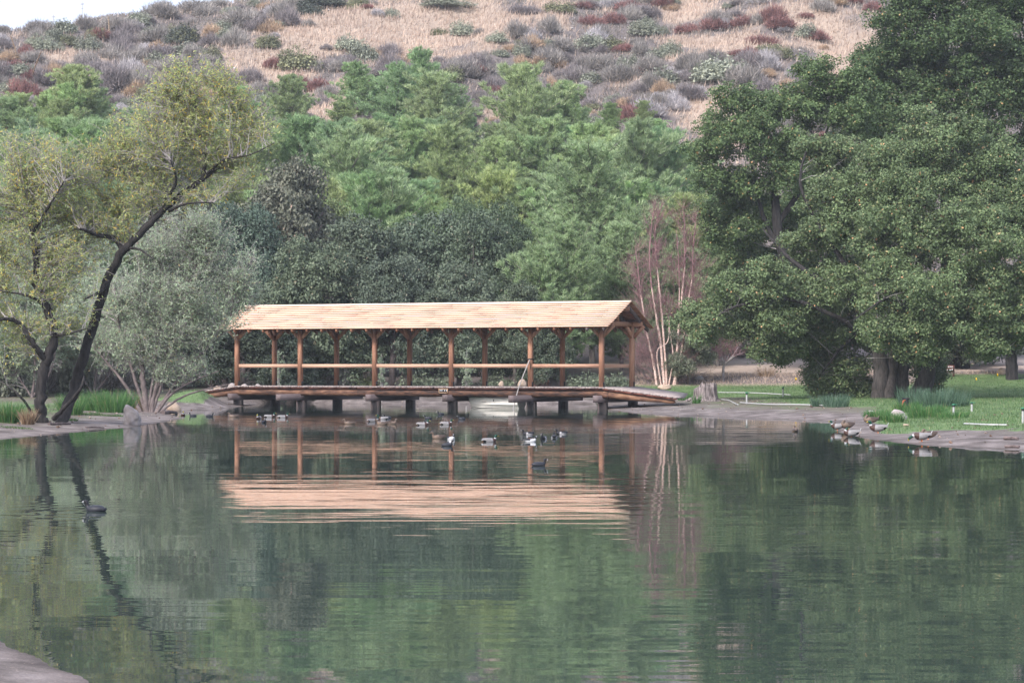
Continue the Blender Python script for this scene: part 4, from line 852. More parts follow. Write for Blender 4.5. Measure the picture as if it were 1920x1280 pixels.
# thicket further back on the left
for k, (bx, by, lobes, lab) in enumerate((((60, 745), 0, [(40, 640, 70, 0), (0, 600, 70, 0), (90, 600, 60, 0), (30, 540, 60, 0), (-30, 660, 60, 0)], 'grey twiggy thicket behind the upright willow'),
     ((175, 740), 0, [(180, 640, 64, 0), (150, 590, 56, 0), (210, 590, 56, 0), (190, 530, 50, 0), (130, 650, 50, 0)], 'grey twiggy thicket between the leaning willow and the shrub willow'),
     ((-10, 740), 0, [(-20, 560, 70, 0), (10, 480, 60, 0), (40, 660, 40, 0), (-20, 680, 50, 0)], 'grey twiggy thicket at the left edge behind the rushes'),
     ((120, 735), 0, [(110, 500, 64, 0), (150, 460, 60, 0), (90, 440, 50, 0), (200, 470, 50, 0), (120, 570, 60, 0)], 'tall grey thicket showing above the others behind the leaning trunk'),
     ((395, 728), 0, [(390, 660, 40, 0), (420, 640, 36, 0), (370, 690, 30, 0)], 'bare grey thicket reaching toward the left end of the bridge'))):
    willow('thicket', bx, lab, [([bx, (bx[0] + 6, bx[1] - 60), (bx[0] + 2, bx[1] - 150)], .09, .03), ([bx, (bx[0] - 30, bx[1] - 50), (bx[0] - 50, bx[1] - 120)], .07, .02), ([bx, (bx[0] + 35, bx[1] - 50), (bx[0] + 50, bx[1] - 130)], .07, .02)],
           lobes, 420 if k < 4 else 90, M['grey_willow_leaf'], M['grey_twig'], M['brown_twig'], side_len=.9, leaf_n=11, leafL=.17, leafW=.055, cat='thicket', group='grey thickets behind the left bank', attach_w=2)

# red stemmed birches
R = np.random.default_rng(300)
def birch(name, bpx, stems, lobes, n_t, label):
    p = hit(*bpx); Yb = p[1]; t = thing(name, p, label, 'tree', 'bare birches by the right end of the bridge'); L = []
    tb = MB(); ub = MB()
    for pts, r in stems:
        Q = [at(q[0], q[1], Yb + (q[2] if len(q) > 2 else 0)) - p for q in pts]; k = max(2, int(len(Q) * .6)); L.append(add_limb(tb, Q[:k + 1], r, r * .55, 8, wob=.08)); L.append(add_limb(ub, Q[k:], r * .55, .015, 6, wob=.1))
    tb.build('trunk', M['birch_bark'], t, smooth=True); ub.build('upper_stem', M['red_twig'], t, smooth=True)
    br = MB(); sprays(br, None, L, lobes_px([(*l, 1.35) for l in lobes], Yb, p), n_t, 12, .8, 0, 0, 0, r0=.014, up=.9, droop=-.1); br.build('twigs', M['red_twig'], t)
birch('birch_tree', (1250, 722), [([(1246, 724), (1243, 690), (1238, 640), (1230, 590), (1222, 540), (1218, 480), (1222, 420), (1226, 395)], .1), ([(1232, 724), (1225, 680), (1214, 630), (1206, 580), (1200, 540), (1195, 490), (1190, 460)], .085),
      ([(1250, 724), (1248, 680), (1242, 600), (1236, 540), (1232, 500), (1228, 440), (1235, 400)], .08), ([(1240, 724), (1232, 660), (1252, 640), (1255, 600), (1262, 560)], .05), ([(1254, 722), (1262, 670), (1256, 620), (1250, 570)], .05)],
      [(1225, 440, 34, 0), (1205, 500, 38, 0), (1240, 500, 36, 0), (1200, 570, 36, 0), (1245, 570, 34, 0), (1215, 640, 34, 0), (1235, 400, 18, 0), (1190, 670, 30, 0), (1180, 500, 22, 0)], 200, 'clump of pale birch stems with reddish twigs, the left of the pair by the ramp')
birch('birch_tree', (1263, 722), [([(1264, 724), (1268, 680), (1272, 620), (1278, 560), (1284, 500), (1284, 440), (1282, 395)], .085), ([(1262, 724), (1274, 680), (1282, 630), (1290, 570), (1298, 520), (1300, 460), (1305, 420)], .08), ([(1266, 724), (1270, 660), (1273, 600), (1274, 540), (1272, 480), (1268, 430)], .07)],
      [(1285, 430, 32, 0), (1275, 500, 36, 0), (1305, 500, 34, 0), (1310, 560, 34, 0), (1275, 580, 32, 0), (1300, 630, 34, 0), (1325, 600, 24, 0), (1285, 680, 30, 0), (1282, 395, 16, 0)], 200, 'clump of pale birch stems with reddish twigs, the right of the pair, nearer the stump')
# small bare tree on the lawn
p = hit(1356, 716)
t = thing('bare_tree', p, 'small vase shaped bare tree on the lawn left of the great oak', 'tree'); tb = MB(); L = []; Yb = p[1]
Q = lambda a, b, c=0: at(a, b, Yb + c) - p
L.append(add_limb(tb, [Q(1356, 720), Q(1356, 700), Q(1357, 682)], .09, .07, 8))
for e in ((1325, 655), (1338, 640), (1350, 630), (1362, 628), (1374, 636), (1388, 645), (1396, 660)): L.append(add_limb(tb, [Q(1357, 684), Q(1357 + (e[0] - 1357) * .5, 668, R.normal() * .5), Q(e[0], e[1], R.normal())], .05, .015, 5))
tb.build('trunk', M['grey_twig'], t, smooth=True); br = MB(); sprays(br, None, L, lobes_px([(1357, 645, 30, 0), (1335, 655, 20, 0), (1380, 655, 22, 0), (1358, 625, 20, 0)], Yb, p), 110, 8, .5, 0, 0, 0, r0=.016, up=.5)
br.build('twigs', M['red_twig'], t)
# grey twiggy bush in front of the big pine's foot, right of the bridge
willow('twig_bush', (1225, 716), 'leafless grey mauve bush spreading behind the birch stems', [([(1225, 718), (1222, 690), (1215, 650)], .06, .02), ([(1235, 718), (1250, 690), (1270, 655)], .06, .02), ([(1228, 718), (1200, 695), (1190, 670)], .05, .02)],
       [(1215, 650, 40, 0), (1250, 640, 44, 0), (1290, 660, 40, 0), (1195, 680, 26, 0), (1320, 690, 28, 0)], 120, M['grey_willow_leaf'], M['brown_twig'], M['brown_twig'], leaf_n=0, side_len=.7, cat='bush')

# ------------------------------------------------------------------ rushes, tufts, grass
R = np.random.default_rng(400)
def tuft(name, px, py, wpx, hpx, n, mat, label, cat='plant', group=None, lean=.22, wdt=.03):
    p = hit(px, py); s = p[1] / F_PX; W_, H_ = wpx * s / 2, hpx * s; t = thing(name, p, label, cat, group); a = R.random(n) * 6.283; r = np.sqrt(R.random(n)) * W_
    C = np.stack([np.cos(a) * r, np.sin(a) * r * .8, np.zeros(n)], 1); C[:, 2] = [H(p[0] + x, p[1] + y) - p[2] - .04 for x, y in C[:, :2]]
    D = unit(np.stack([np.cos(a) * lean + R.normal(size=n) * lean * .6, np.sin(a) * lean + R.normal(size=n) * lean * .6, np.ones(n)], 1)); L = H_ * (.55 + .45 * R.random(n))
    mb = MB(); s3 = np.linspace(0, 1, 4); B = unit(np.cross(D, R.normal(size=(n, 3)))) * wdt / 2
    bend = np.stack([np.cos(a), np.sin(a), -.4 * np.ones(n)], 1) * (R.random(n) ** 2 * .3 * L)[:, None]
    V = []
    for k, u in enumerate(s3):
        c = C + D * (L * u)[:, None] + bend * u ** 2; V += [c - B * (1 - u * .85), c + B * (1 - u * .85)]
    V = np.stack(V, 1); base = (np.arange(n) * 8)[:, None]
    Fq = np.concatenate([base + np.array([0, 1, 3, 2]) + 2 * k for k in range(3)]); mb.add(V, Fq, 0, np.tile(R.random(n), 3)); mb.build('blades', mat, t); return t
for px, py, wp, hp, n, lab in ((215, 772, 66, 50, 750, 'tallest clump of bright green rushes between the two willow bases'), (180, 770, 50, 44, 480, 'green rush clump next left of the tallest one'), (133, 778, 40, 46, 420, 'green rush clump close right of the black willow trunks'), (15, 792, 40, 50, 420, 'green rush clump at the far left edge of the bank'), (40, 788, 22, 30, 120, 'sparse rush clump left of the willow root'), (248, 765, 34, 36, 220, 'short rush clump behind the tall pale boulder')):
    tuft('rush_clump', px, py, wp, hp, n, M['rush'], lab, group='rush clumps on the left bank')
for px, py, wp, hp, n, mat, lab in ((1566, 763, 46, 30, 420, 'rush_blue', 'bluish reed clump left of the great oak trunks'), (1536, 762, 30, 24, 220, 'rush_blue', 'smaller bluish reed clump left of its twin by the oak'), (1710, 760, 50, 42, 380, 'rush_blue', 'pale spiky reed clump at the foot of the great oak'), (1755, 765, 60, 44, 520, 'rush_blue', 'dense bluish reed clump right of the oak trunks'), (1790, 762, 50, 36, 350, 'rush_blue', 'bluish reed clump behind the leftmost right hand sprinkler'),
      (1645, 788, 46, 26, 700, 'rush', 'leafy dark green clump beside the half buried rock'), (1675, 792, 34, 24, 400, 'rush', 'dark green clump touching the half buried rock'), (1740, 782, 70, 28, 900, 'rush', 'broad dark green clump right of the half buried rock'), (1700, 772, 50, 24, 500, 'rush', 'dark green clump around the standpipe'), (1785, 785, 60, 18, 600, 'rush', 'low green clump under the white sprinkler pipe'),
      (1284, 750, 26, 22, 120, 'rush', 'green iris tuft left of the stump'), (1306, 756, 14, 22, 90, 'rush', 'green iris tuft in front of the stump'), (1127, 764, 12, 34, 40, 'rush', 'few reeds standing at the last bridge pile'), (1178, 752, 8, 10, 20, 'rush', 'tiny tuft under the bridge ramp')):
    tuft('reed_clump' if mat == 'rush_blue' else 'grass_clump', px, py, wp, hp, n, M[mat], lab, group='clumps along the right bank')
tuft('straw_clump', 52, 795, 22, 36, 300, M['straw'], 'collapsed straw coloured reed clump against the willow root', lean=.28, wdt=.025)
tuft('straw_clump', 262, 770, 26, 44, 140, M['straw'], 'dry straw reed clump at the foot of the shrub willow', lean=.3)
tuft('dry_bush', 1437, 706, 26, 24, 160, M['straw'], 'dry olive bush on the low bank beyond the lawn', 'bush', lean=.35)
for px, py, wp, hp, n, lab in ((168, 778, 40, 9, 260, 'low pale weeds in front of the smaller rush clump'), (212, 780, 46, 8, 260, 'low pale weeds in front of the tallest rush clump'), (130, 788, 30, 9, 200, 'low weeds right of the willow bases'), (30, 802, 60, 7, 260, 'low weeds on the bank at the far left')): tuft('weed_patch', px, py, wp, hp, n, M['grass'], lab, group='weeds on the left bank', lean=.5, wdt=.04)
# short grass: stuff
n = 170000; X = R.uniform(-24, 34, n); Y = R.uniform(70, 172, n); d = pond_sd(X, Y); g = grass_w(X, Y, d) + fbm(X, Y, 4, 8) * .25; keep = (g > .35 + .3 * R.random(n)) & (np.abs(X) < Y * .23); X = X[keep]; Y = Y[keep]; Z = height(X, Y)
mb = MB(); mb.blades(np.stack([X, Y, Z - .02], 1), R.normal(size=(len(X), 3)) * .3 + np.array([0, 0, 1]), .07 + .12 * R.random(len(X)), .026); tag(mb.build('grass', M['grass']), 'short green grass of the lawn and mound', 'grass', kind='stuff')
n = 6000; X = R.uniform(8, 34, n); Y = R.uniform(166, 172, n); k_ = (X < .16 * Y) | (Y > 170.5); X = X[k_]; Y = Y[k_]; n = len(X); Z = height(X, Y); mb = MB(); mb.blades(np.stack([X, Y, Z - .02], 1), R.normal(size=(n, 3)) * .35 + np.array([0, 0, 1]), .12 + .2 * R.random(n), .045)
tag(mb.build('dry_bank_grass', M['dry_grass']), 'dry pinkish grass on the low bank beyond the lawn', 'dry grass', kind='stuff')
# weeds and leaf litter on the shore
n = 16000; X = R.uniform(-22, 26, n); Y = R.uniform(15, 160, n); d = pond_sd(X, Y); keep = (d > .3) & (d < 7) & (np.abs(X) < Y * .22); X = X[keep]; Y = Y[keep]; Z = height(X, Y)
mb = MB(); mb.leaves(np.stack([X, Y, Z + .012], 1), R.normal(size=(len(X), 3)) * .3 + [0, 0, 1], np.where(Y > 50, .07, .03), np.where(Y > 50, .045, .018))
n = 2600; X = R.uniform(-20, 24, n); Y = np.where(R.random(n) < .25, R.uniform(15, 24, n), R.uniform(62, 160, n)); d = pond_sd(X, Y); keep = (d > .02) & (d < 9) & (np.abs(X) < Y * .22); X = X[keep]; Y = Y[keep]; Z = height(X, Y)
mb = MB()
for x, y, z in zip(X, Y, Z):
    r = (.02 + .05 * R.random() ** 3) * (1 if y > 50 else .45); mb.box((x, y, z + r * .3), (r * 1.6, r * 1.2, r), 0, Matrix.Rotation(R.random() * 3, 3, (R.random(), R.random(), 1)))
tag(mb.build('pebbles', M['stone']), 'small pale pebbles on the muddy shore', 'pebbles', kind='stuff')
M['litter'] = leaf_mat('litter', [(.12, .08, .06), (.3, .2, .14), (.6, .5, .42)], None, .1)
tag(mb.build('leaf_litter', M['litter']), 'dead leaves strewn along the shore', 'leaf litter', kind='stuff')

# ------------------------------------------------------------------ rocks, stump, logs
def rock(px, py, wpx, hpx, label, mat='rock', seed=1, Y=None, name='rock', flat=False):
    p = hit(px, py) if Y is None else np.array([*at(px, py, Y)[:2], at(px, py, Y)[2]]); s = p[1] / F_PX; mb = MB(); mb.rock((0, 0, hpx * s * .32), (wpx * s * .52, wpx * s * .42, hpx * s * .66), seed)
    o = mb.build(name, M[mat], smooth=True); o.location = p; tag(o, label, 'rock')
mb = MB(); p = hit(249, 797); s = p[1] / F_PX; mb.rock((0, 0, 0), (1, 1, 1), 4, sub=4)
V = mb.v[0]; V[:, 0] *= 1 - .42 * np.clip(V[:, 2], 0, 1) ; V[:, 0] += -.28 * np.clip(V[:, 2] + .3, 0, 1.3); V *= np.array([20, 14, 24]) * s; V[:, 2] += 15 * s
o = mb.build('boulder', M['rock'], smooth=True); o.location = p; tag(o, 'tall pale pointed boulder standing at the left water edge', 'boulder')
rock(325, 771, 26, 18, 'low tan rock under the shrub willow at the water edge', 'tan_rock', 7)
rock(1684, 787, 30, 20, 'pale half buried rock in dark green grass on the right bank', 'rock', 9)
rock(1582 + 50, 776, 12, 6, 'small white rock on the shore left of the grass clumps', 'stone', 12)
rock(1246, 730, 24, 10, 'flat tan rock at the foot of the birches', 'tan_rock', 3)
rock(1312, 712, 16, 8, 'grey white rock at the far edge of the lawn, leftmost of three', 'stone', 5)
rock(1333, 712, 10, 8, 'small tan rock at the far edge of the lawn, middle of three', 'tan_rock', 6)
rock(1358, 708, 10, 9, 'small pale rock behind the bare tree trunk', 'tan_rock', 8)
rock(1877, 702, 16, 11, 'pinkish white rock beside the right edge tree trunk', 'tan_rock', 14)
rock(1698, 798, 10, 4, 'little brown stone on the mud below the half buried rock', 'tan_rock', 15)
for q, (px, py, w_, h_, lab) in enumerate(((407, 729, 14, 7, 'tan rock at the left approach of the bridge'), (435, 724, 14, 7, 'white rock by the left end post of the bridge'), (458, 722.5, 12, 4, 'thin white rock just right of the left end post'), (484, 722.5, 10, 4, 'small white rock behind the deck in the first bay'), (940, 722, 9, 9, 'pointed cream rock behind the deck left of the leaning pole'), (978, 722, 17, 12, 'round tan rock with a dark hollow behind the deck beside the leaning pole'))):
    Y = 150.0; rock(px, py + 3, w_, h_ + 2, lab, 'tan_rock' if q in (0, 4, 5) else 'rock', 20 + q, Y=Y)
for q, (px, py, w_) in enumerate(((225, 718, 26), (300, 720, 20), (335, 718, 22), (190, 714, 20))):
    rock(px, py, w_, 5, ['widest pale rock glimpsed behind the rush clumps', 'pale rock glimpsed behind the shrub willow stems', 'pale rock glimpsed right of the shrub willow stems', 'pale rock glimpsed left of the rush clumps'][q], 'stone', 40 + q)
# stump
p = hit(1322, 752); s = p[1] / F_PX; t = thing('tree_stump', p, 'split weathered grey tree stump beside the bridge ramp', 'stump'); R = np.random.default_rng(9)
mb = MB(); nn = 40; th = np.arange(nn) / nn * 6.283; rows = []
top = np.where(np.cos(th) < -.35, 26, 34) + R.normal(size=nn) * 1.8; top = np.where(np.cos(th) < -.75, 24, top)
prof = [(0, 1.28), (.12, 1.1), (.35, 1.0), (.7, .97), (1, .93)]
lump = 1 + .07 * R.normal(size=nn)
for u, r in prof: rows.append(np.stack([np.cos(th) * 22 * r * lump * s, np.sin(th) * 18 * r * lump * s, top * u * s], 1))
rows.append(np.stack([np.cos(th) * 17 * lump * s, np.sin(th) * 14 * lump * s, (top - 4) * s], 1)); rows.append(np.stack([np.cos(th) * 6 * s, np.sin(th) * 5 * s, th * 0 + 16 * s], 1))
V = np.array(rows); k = len(rows); idx = np.arange(k * nn).reshape(k, nn); mb.add(V.reshape(-1, 3), np.stack([idx[:-1], np.roll(idx[:-1], -1, 1), np.roll(idx[1:], -1, 1), idx[1:]], -1).reshape(-1, 4)); mb.build('trunk_stub', M['stump'], t)
for a, L in ((3.3, 42), (3.9, 34), (5.3, 26), (2.9, 30), (.2, 22)):
    mb = MB(); mb.curves(limb_pts([(math.cos(a) * 16 * s, math.sin(a) * 12 * s, 7 * s), (math.cos(a) * L * .7 * s, math.sin(a) * L * .6 * s, 3 * s), (math.cos(a) * L * s, math.sin(a) * L * .8 * s, -1 * s)], 4), np.linspace(.16, .04, 9), 7); mb.build('root', M['stump'], t, smooth=True)
def stick(px, py, wpx, r, label, name='driftwood_log', dz=.02):
    a = hit(px - wpx / 2, py); b = hit(px + wpx / 2, py); mb = MB(); c = (a + b) / 2; P = limb_pts([a - c + [0, 0, r * .6], [0, .05, r * .9], b - c + [0, 0, r * .6]], 5); P += R.normal(size=P.shape) * r * .12
    mb.curves(P, np.linspace(r, r * .7, len(P)), 8); o = mb.build(name, M['driftwood'], smooth=True); o.location = c; tag(o, label, 'log')
stick(1896, 825, 27, .06, 'upper of two short driftwood logs on the mud at the right edge')
stick(1898, 840, 26, .05, 'lower driftwood log at the water line at the right edge')
stick(178, 803, 34, .03, 'thin dark fallen branch on the left bank')
stick(112, 797, 40, .05, 'dark drift wood lying below the willow root')
stick(318, 764 + 12, 26, .1, 'dark root mass at the water edge under the shrub willow')

# ------------------------------------------------------------------ sprinklers, pipes, flags, sign, standpipe, saplings
def sprinkler(px, py, hpx, label):
    p = hit(px, py); s = p[1] / F_PX; h = hpx * s; t = thing('sprinkler', p, label, 'sprinkler', 'sprinkler risers on the right bank'); mb = MB(); mb.curves([[0, 0, -.05], [0, 0, h * .78]], [.042, .042], 10); mb.build('riser', M['pvc'], t)
    mb = MB(); mb.curves([[0, 0, h * .78], [0, 0, h * .92]], [.05, .055], 10); mb.build('head', M['iron'], t); mb = MB(); mb.curves([[0, 0, h * .92], [0, 0, h]], [.075, .06], 10); mb.box((.09, 0, h * .95), (.12, .04, .03)); mb.build('cap', M['green_cap'], t)
for a in ((1400, 757, 22, 'white sprinkler riser with green cap nearest the stump'), (1468, 745, 18, 'white sprinkler riser far out on the lawn left of the great oak'), (1788, 784, 26, 'white sprinkler riser at the right end of the reed clumps'), (1822, 772, 17, 'white sprinkler riser set back, second from the right edge'), (1918, 796, 30, 'white sprinkler riser nearest the right edge of the view')): sprinkler(*a)
def pipe(pts, label):
    P = np.array([hit(*q) + [0, 0, .05] for q in pts]); c = P[0].copy(); mb = MB(); mb.curves(limb_pts(P - c, 8), np.full((len(P) - 1) * 8 + 1, .032), 8); o = mb.build('irrigation_pipe', M['pvc'], smooth=True); o.location = c; tag(o, label, 'pipe', 'white irrigation pipes on the ground')
pipe([(1346, 737), (1400, 738.5), (1440, 740), (1482, 742)], 'white pipe across the lawn behind the first sprinkler')
pipe([(1388, 757), (1440, 760), (1500, 761), (1560, 763)], 'white pipe along the shore edge of the lawn')
pipe([(1352, 751), (1366, 752), (1378, 758), (1384, 760)], 'short curved white pipe right of the stump')
pipe([(1808, 798), (1850, 800), (1888, 801)], 'white pipe along the grass edge near the right side')
def flag(px, py, label):
    p = hit(px, py + 5); s = p[1] / F_PX; t = thing('marker_flag', p, label, 'flag', 'yellow marker flags on the lawn'); mb = MB(); mb.curves([[0, 0, 0], [0, 0, 9 * s]], [.012, .012], 5); mb.build('wire', M['iron'], t)
    mb = MB(); mb.add([[0, 0, 9 * s], [0.01, 0, 3.5 * s], [.13, .03, 4 * s], [.09, .02, 8 * s], [0, .02, 9 * s], [0.01, .02, 3.5 * s], [.13, .05, 4 * s], [.09, .04, 8 * s]], [[0, 1, 2, 3], [7, 6, 5, 4], [0, 4, 5, 1], [1, 5, 6, 2], [2, 6, 7, 3], [3, 7, 4, 0]]); mb.build('flag_sheet', M['yellow'], t)
for a in ((1491, 712, 'yellow marker flag at the far edge of the left part of the lawn'), (1745, 719, 'yellow marker flag low beside the rightmost oak trunk'), (1829, 713, 'yellow marker flag in the open lawn between sign and tree trunk'), (1869, 705, 'yellow marker flag in front of the pinkish rock')): flag(*a)
p = hit(1788, 706); s = p[1] / F_PX; t = thing('wooden_sign', p, 'brown wooden sign with two white lettered lines between posts on the lawn', 'sign')
for x in (0, -17): mb = MB(); mb.box((x * s, 0, 10 * s), (3 * s, .1, 21 * s if x == 0 else 14 * s)); mb.build('post', M['sign'], t)
bd = MB(); bd.box((-9 * s, -.07, 14.5 * s), (20 * s, .04, 13 * s)); bd_o = bd.build('board', M['sign'], t)
mb = MB()      # the two lines of letters as small raised strokes, in the rhythm of the real ones
for x in (-17.5, -16.2, -14.8, -13.2): mb.box((x * s, -.095, 17.6 * s), (.9 * s, .01, 1.4 * s))
for x in (-10.3, -8.9, -7.5, -6.1, -4.6, -2.6): mb.box((x * s, -.095, 17.9 * s), (.95 * s, .01, 2.2 * s))
for x, h_ in ((-17.3, 4), (-16.1, 3), (-14.9, 4), (-13.2, 2.6), (-11.9, 4), (-10.0, 2.6), (-8.5, 2.4), (-7.1, 2.6), (-5.6, 2.4), (-4.2, 2.6), (-2.7, 4)): mb.box((x * s, -.095, (10.8 + h_ / 2) * s), (.95 * s, .01, h_ * s))
mb.build('lettering', M['white'], bd_o)
p = hit(1700, 772); s = p[1] / F_PX; t = thing('standpipe', p, 'black standpipe with a rusty leaning brace in the reeds by the oak', 'standpipe'); mb = MB(); mb.curves([[0, 0, 0], [0, 0, 24 * s]], [.07, .07], 8); mb.curves([[-.2, 0, 24 * s], [.12, 0, 24 * s]], [.05, .05], 6); mb.build('riser', M['iron'], t)
mb = MB(); mb.curves([[-11 * s, 0, 1 * s], [-6 * s, 0, 20 * s], [0, 0, 23 * s]], [.04, .04, .04], 7); mb.build('brace', M['rust'], t)
def sapling(px, py, top, Y, label):
    b = at(px, py, Y); b[2] = H(b[0], b[1]); h = at(px, top, Y)[2] - b[2]; t = thing('sapling', b, label, 'sapling', 'pale young trees planted behind the bridge'); tb = MB(); tb.curves([[0, 0, 0], [.02, 0, h * .5], [0, 0, h]], [.025, .02, .008], 6); L = [(np.array([[0, 0, z] for z in np.linspace(h * .1, h, 14)]), np.full(14, .02))]
    tw = MB(); lf = MB(); sprays(tw, lf, L, [((0, 0, h * .3), (.45, .45, h * .25)), ((0, 0, h * .65), (.5, .5, h * .25)), ((0, 0, h * .9), (.3, .3, h * .12))], 34, 3, .25, 7, .12, .06, r0=.01, up=.3)
    tb.curves([[-.06, .05, 0], [-.06, .05, h * .8]], [.02, .02], 5); tb.build('trunk', M['rope'], t); tw.build('twigs', M['grey_twig'], t); lf.build('leaves', M['sapling_leaf'], t)
sapling(523, 724, 655, 152, 'pale young staked tree seen through the first bay of the bridge')
sapling(716, 724, 662, 152, 'pale young staked tree just right of the third front post')
sapling(875, 724, 655, 152, 'pale young staked tree just right of the plaque post')
# leafy undergrowth behind the bridge
R = np.random.default_rng(77)
for q, (px, top, wv, cn) in enumerate(((595, 690, 80, 'olive'), (675, 688, 70, 'olive'), (790, 692, 90, 'sage'), (1010, 680, 40, 'red'), (820, 695, 60, 'sage'), (640, 668, 60, 'mauve'), (930, 690, 70, 'sage'), (1100, 690, 90, 'sage'), (1160, 690, 60, 'sage'))):
    Y = 157 + R.random() * 3; x = (px - CX) / F_PX * Y; z = H(x, Y); h = at(px, top, Y)[2] - z; o = obj('undergrowth_bush', shr['leafy'][q % 3]); o.location = (x, Y, z - .05); o.scale = (wv * Y / F_PX / 1.9,) * 2 + (max(.4, h / 1.0),)
    c = KCOL[cn][0]; o.color = (c[0] * .8, c[1] * .9, c[2] * .8, 1)
    tag(o, ['olive bush behind the second bay of the bridge', 'olive bush left of the third front post, behind the rail', 'sage bush behind the middle bay of the bridge', 'reddish dry bush right of the leaning pole', 'sage bush left of the plaque post', 'mauve brown bush in the dark under the oaks', 'sage bush behind the bay left of the leaning pole', 'grey green bush low behind the fifth bay', 'grey green bush behind the last short bay'][q], 'bush', 'low bushes behind the bridge')

for q, (px, py, wpx, hpx, cn, lab) in enumerate(((15, 742, 120, 90, 'sage', 'low sage bush at the far left edge behind the rushes'), (75, 738, 110, 80, 'grey', 'low grey bush behind the black upright trunk'), (140, 738, 110, 90, 'sage', 'low sage bush behind the leaning trunk base'), (205, 732, 110, 80, 'grey', 'low grey bush behind the tallest rush clump'),
     (255, 728, 90, 90, 'sage', 'low sage bush right of the rushes, behind the shrub willow'), (320, 726, 100, 70, 'grey', 'low grey bush seen through the shrub willow stems'), (375, 722, 90, 60, 'sage', 'low sage bush above the grassy mound'), (45, 728, 130, 150, 'grey', 'taller grey bush far behind the upright willow'), (170, 724, 130, 140, 'sage', 'taller sage bush far behind the leaning willow'), (290, 720, 130, 130, 'grey', 'taller grey bush far behind the shrub willow'), (400, 716, 90, 110, 'dark', 'dark bush behind the left end of the bridge'))):
    p = hit(px, py); sc_ = p[1] / F_PX; o = obj('undergrowth_bush', shr['leafy' if cn != 'grey' else 'twig'][q % 3]); o.location = p; o.rotation_euler = (0, 0, q); o.scale = (wpx * sc_ / 1.9, wpx * sc_ / 2.2, hpx * sc_ / 1.05); c = KCOL[cn][0]; o.color = (*[x * 1.0 for x in c], 1)
    tag(o, lab, 'bush', 'bushes behind the left bank')

# ------------------------------------------------------------------ rowing boat, pole
bp = bw(16.15, .62, 0); boat = thing('rowing_boat', bp, 'small cream coloured rowing boat floating under the bridge deck', 'boat', rz=-ANG)
mb = MB(); NS, NR = 22, 9; hullV = []; Lb = 3.05
for i in range(NS):
    u = i / (NS - 1); x = (u - .5) * Lb; wd = .62 * (math.sin(math.pi * min(1, (u + .02) * .62)) ** .6 if u < .8 else .95 ** ((u - .8) * 10)); sheer = .50 + .10 * (1 - u) ** 2; keel = -.12 + .30 * max(0, .22 - u) * 2
    for j in range(NR):
        a = j / (NR - 1) * math.pi; ca, sa = math.cos(a), math.sin(a); step = .012 * ((j % 2) * 2 - 1)
        hullV.append([x - (.12 * (1 - sa) if u < .1 else 0), -ca * (wd + step) * (.55 + .45 * abs(ca) ** .4), keel + (sheer - keel) * (1 - sa ** .8)])
V = np.array(hullV).reshape(NS, NR, 3); idx = np.arange(NS * NR).reshape(NS, NR); Fq = np.stack([idx[:-1, :-1], idx[1:, :-1], idx[1:, 1:], idx[:-1, 1:]], -1).reshape(-1, 4); mb.add(V.reshape(-1, 3), Fq)
Vi = V * np.array([.97, .93, 1]) + np.array([0, 0, .03]); Vi[:, [0, -1], 2] -= .03; mb.add(Vi.reshape(-1, 3), Fq[:, ::-1], 1); mb.add(V[-1], [list(range(NR))]); mb.add(Vi[-1], [list(range(NR))[::-1]], 1)
mb.build('hull', [M['boat'], M['boat_in']], boat, smooth=True)
mb = MB(); rim = np.concatenate([V[::-1, 0], V[:, -1]]); mb.curves(rim + [0, 0, .005], np.full(len(rim), .035), 7); mb.curves(np.array([V[-1, 0], V[-1, -1]]), [.035, .035], 7); mb.build('gunwale', M['boat'], boat, smooth=True)
mb = MB(); 
for k in (1, 2, 3): 
    for sde in (0, NR - 1): jj = k if sde == 0 else NR - 1 - k; mb.curves(V[:, jj] * [1, 1.01, 1], np.full(NS, .014), 5)
mb.build('strake', M['boat'], boat, smooth=True)
for x in (-.5, .55): mb = MB(); mb.box((x, 0, .36), (.26, 1.05, .035)); mb.build('seat', M['boat_in'], boat)
mb = MB(); mb.box((.15, -.66, .42), (.03, .03, .1)); mb.build('rowlock', M['iron'], boat)
mp_ = [bw(18.58, -.25, 2.62), bw(18.35, -.46, 1.9), bw(18.0, -.52, .95), bw(17.75, -.62, -.1)]; c = mp_[0].copy(); mb = MB(); mb.curves(limb_pts([q - c for q in mp_], 5), np.full(16, .028), 7)
o = mb.build('mooring_pole', M['rope'], smooth=True); o.location = c; tag(o, 'thin grey pole leaning against a bridge post and reaching into the water', 'pole')
mb = MB(); a = np.linspace(0, 6.283, 17); mb.curves(np.stack([np.sign(np.cos(a)) * np.abs(np.cos(a)) ** .4 * .155, np.sign(np.sin(a)) * np.abs(np.sin(a)) ** .4 * .155, a * .008], 1), np.full(17, .03), 6, cap=False)
mb.curves(limb_pts([(0, -.16, 0), (.06, -.18, -.25), (.1, -.17, -.5)], 5), np.full(11, .018), 5)
o = mb.build('rope', M['iron']); o.location = bw(18.51, 0, 2.62); o.rotation_euler = (0, 0, -ANG); tag(o, 'dark rope wound round the bridge post above the rail', 'rope')

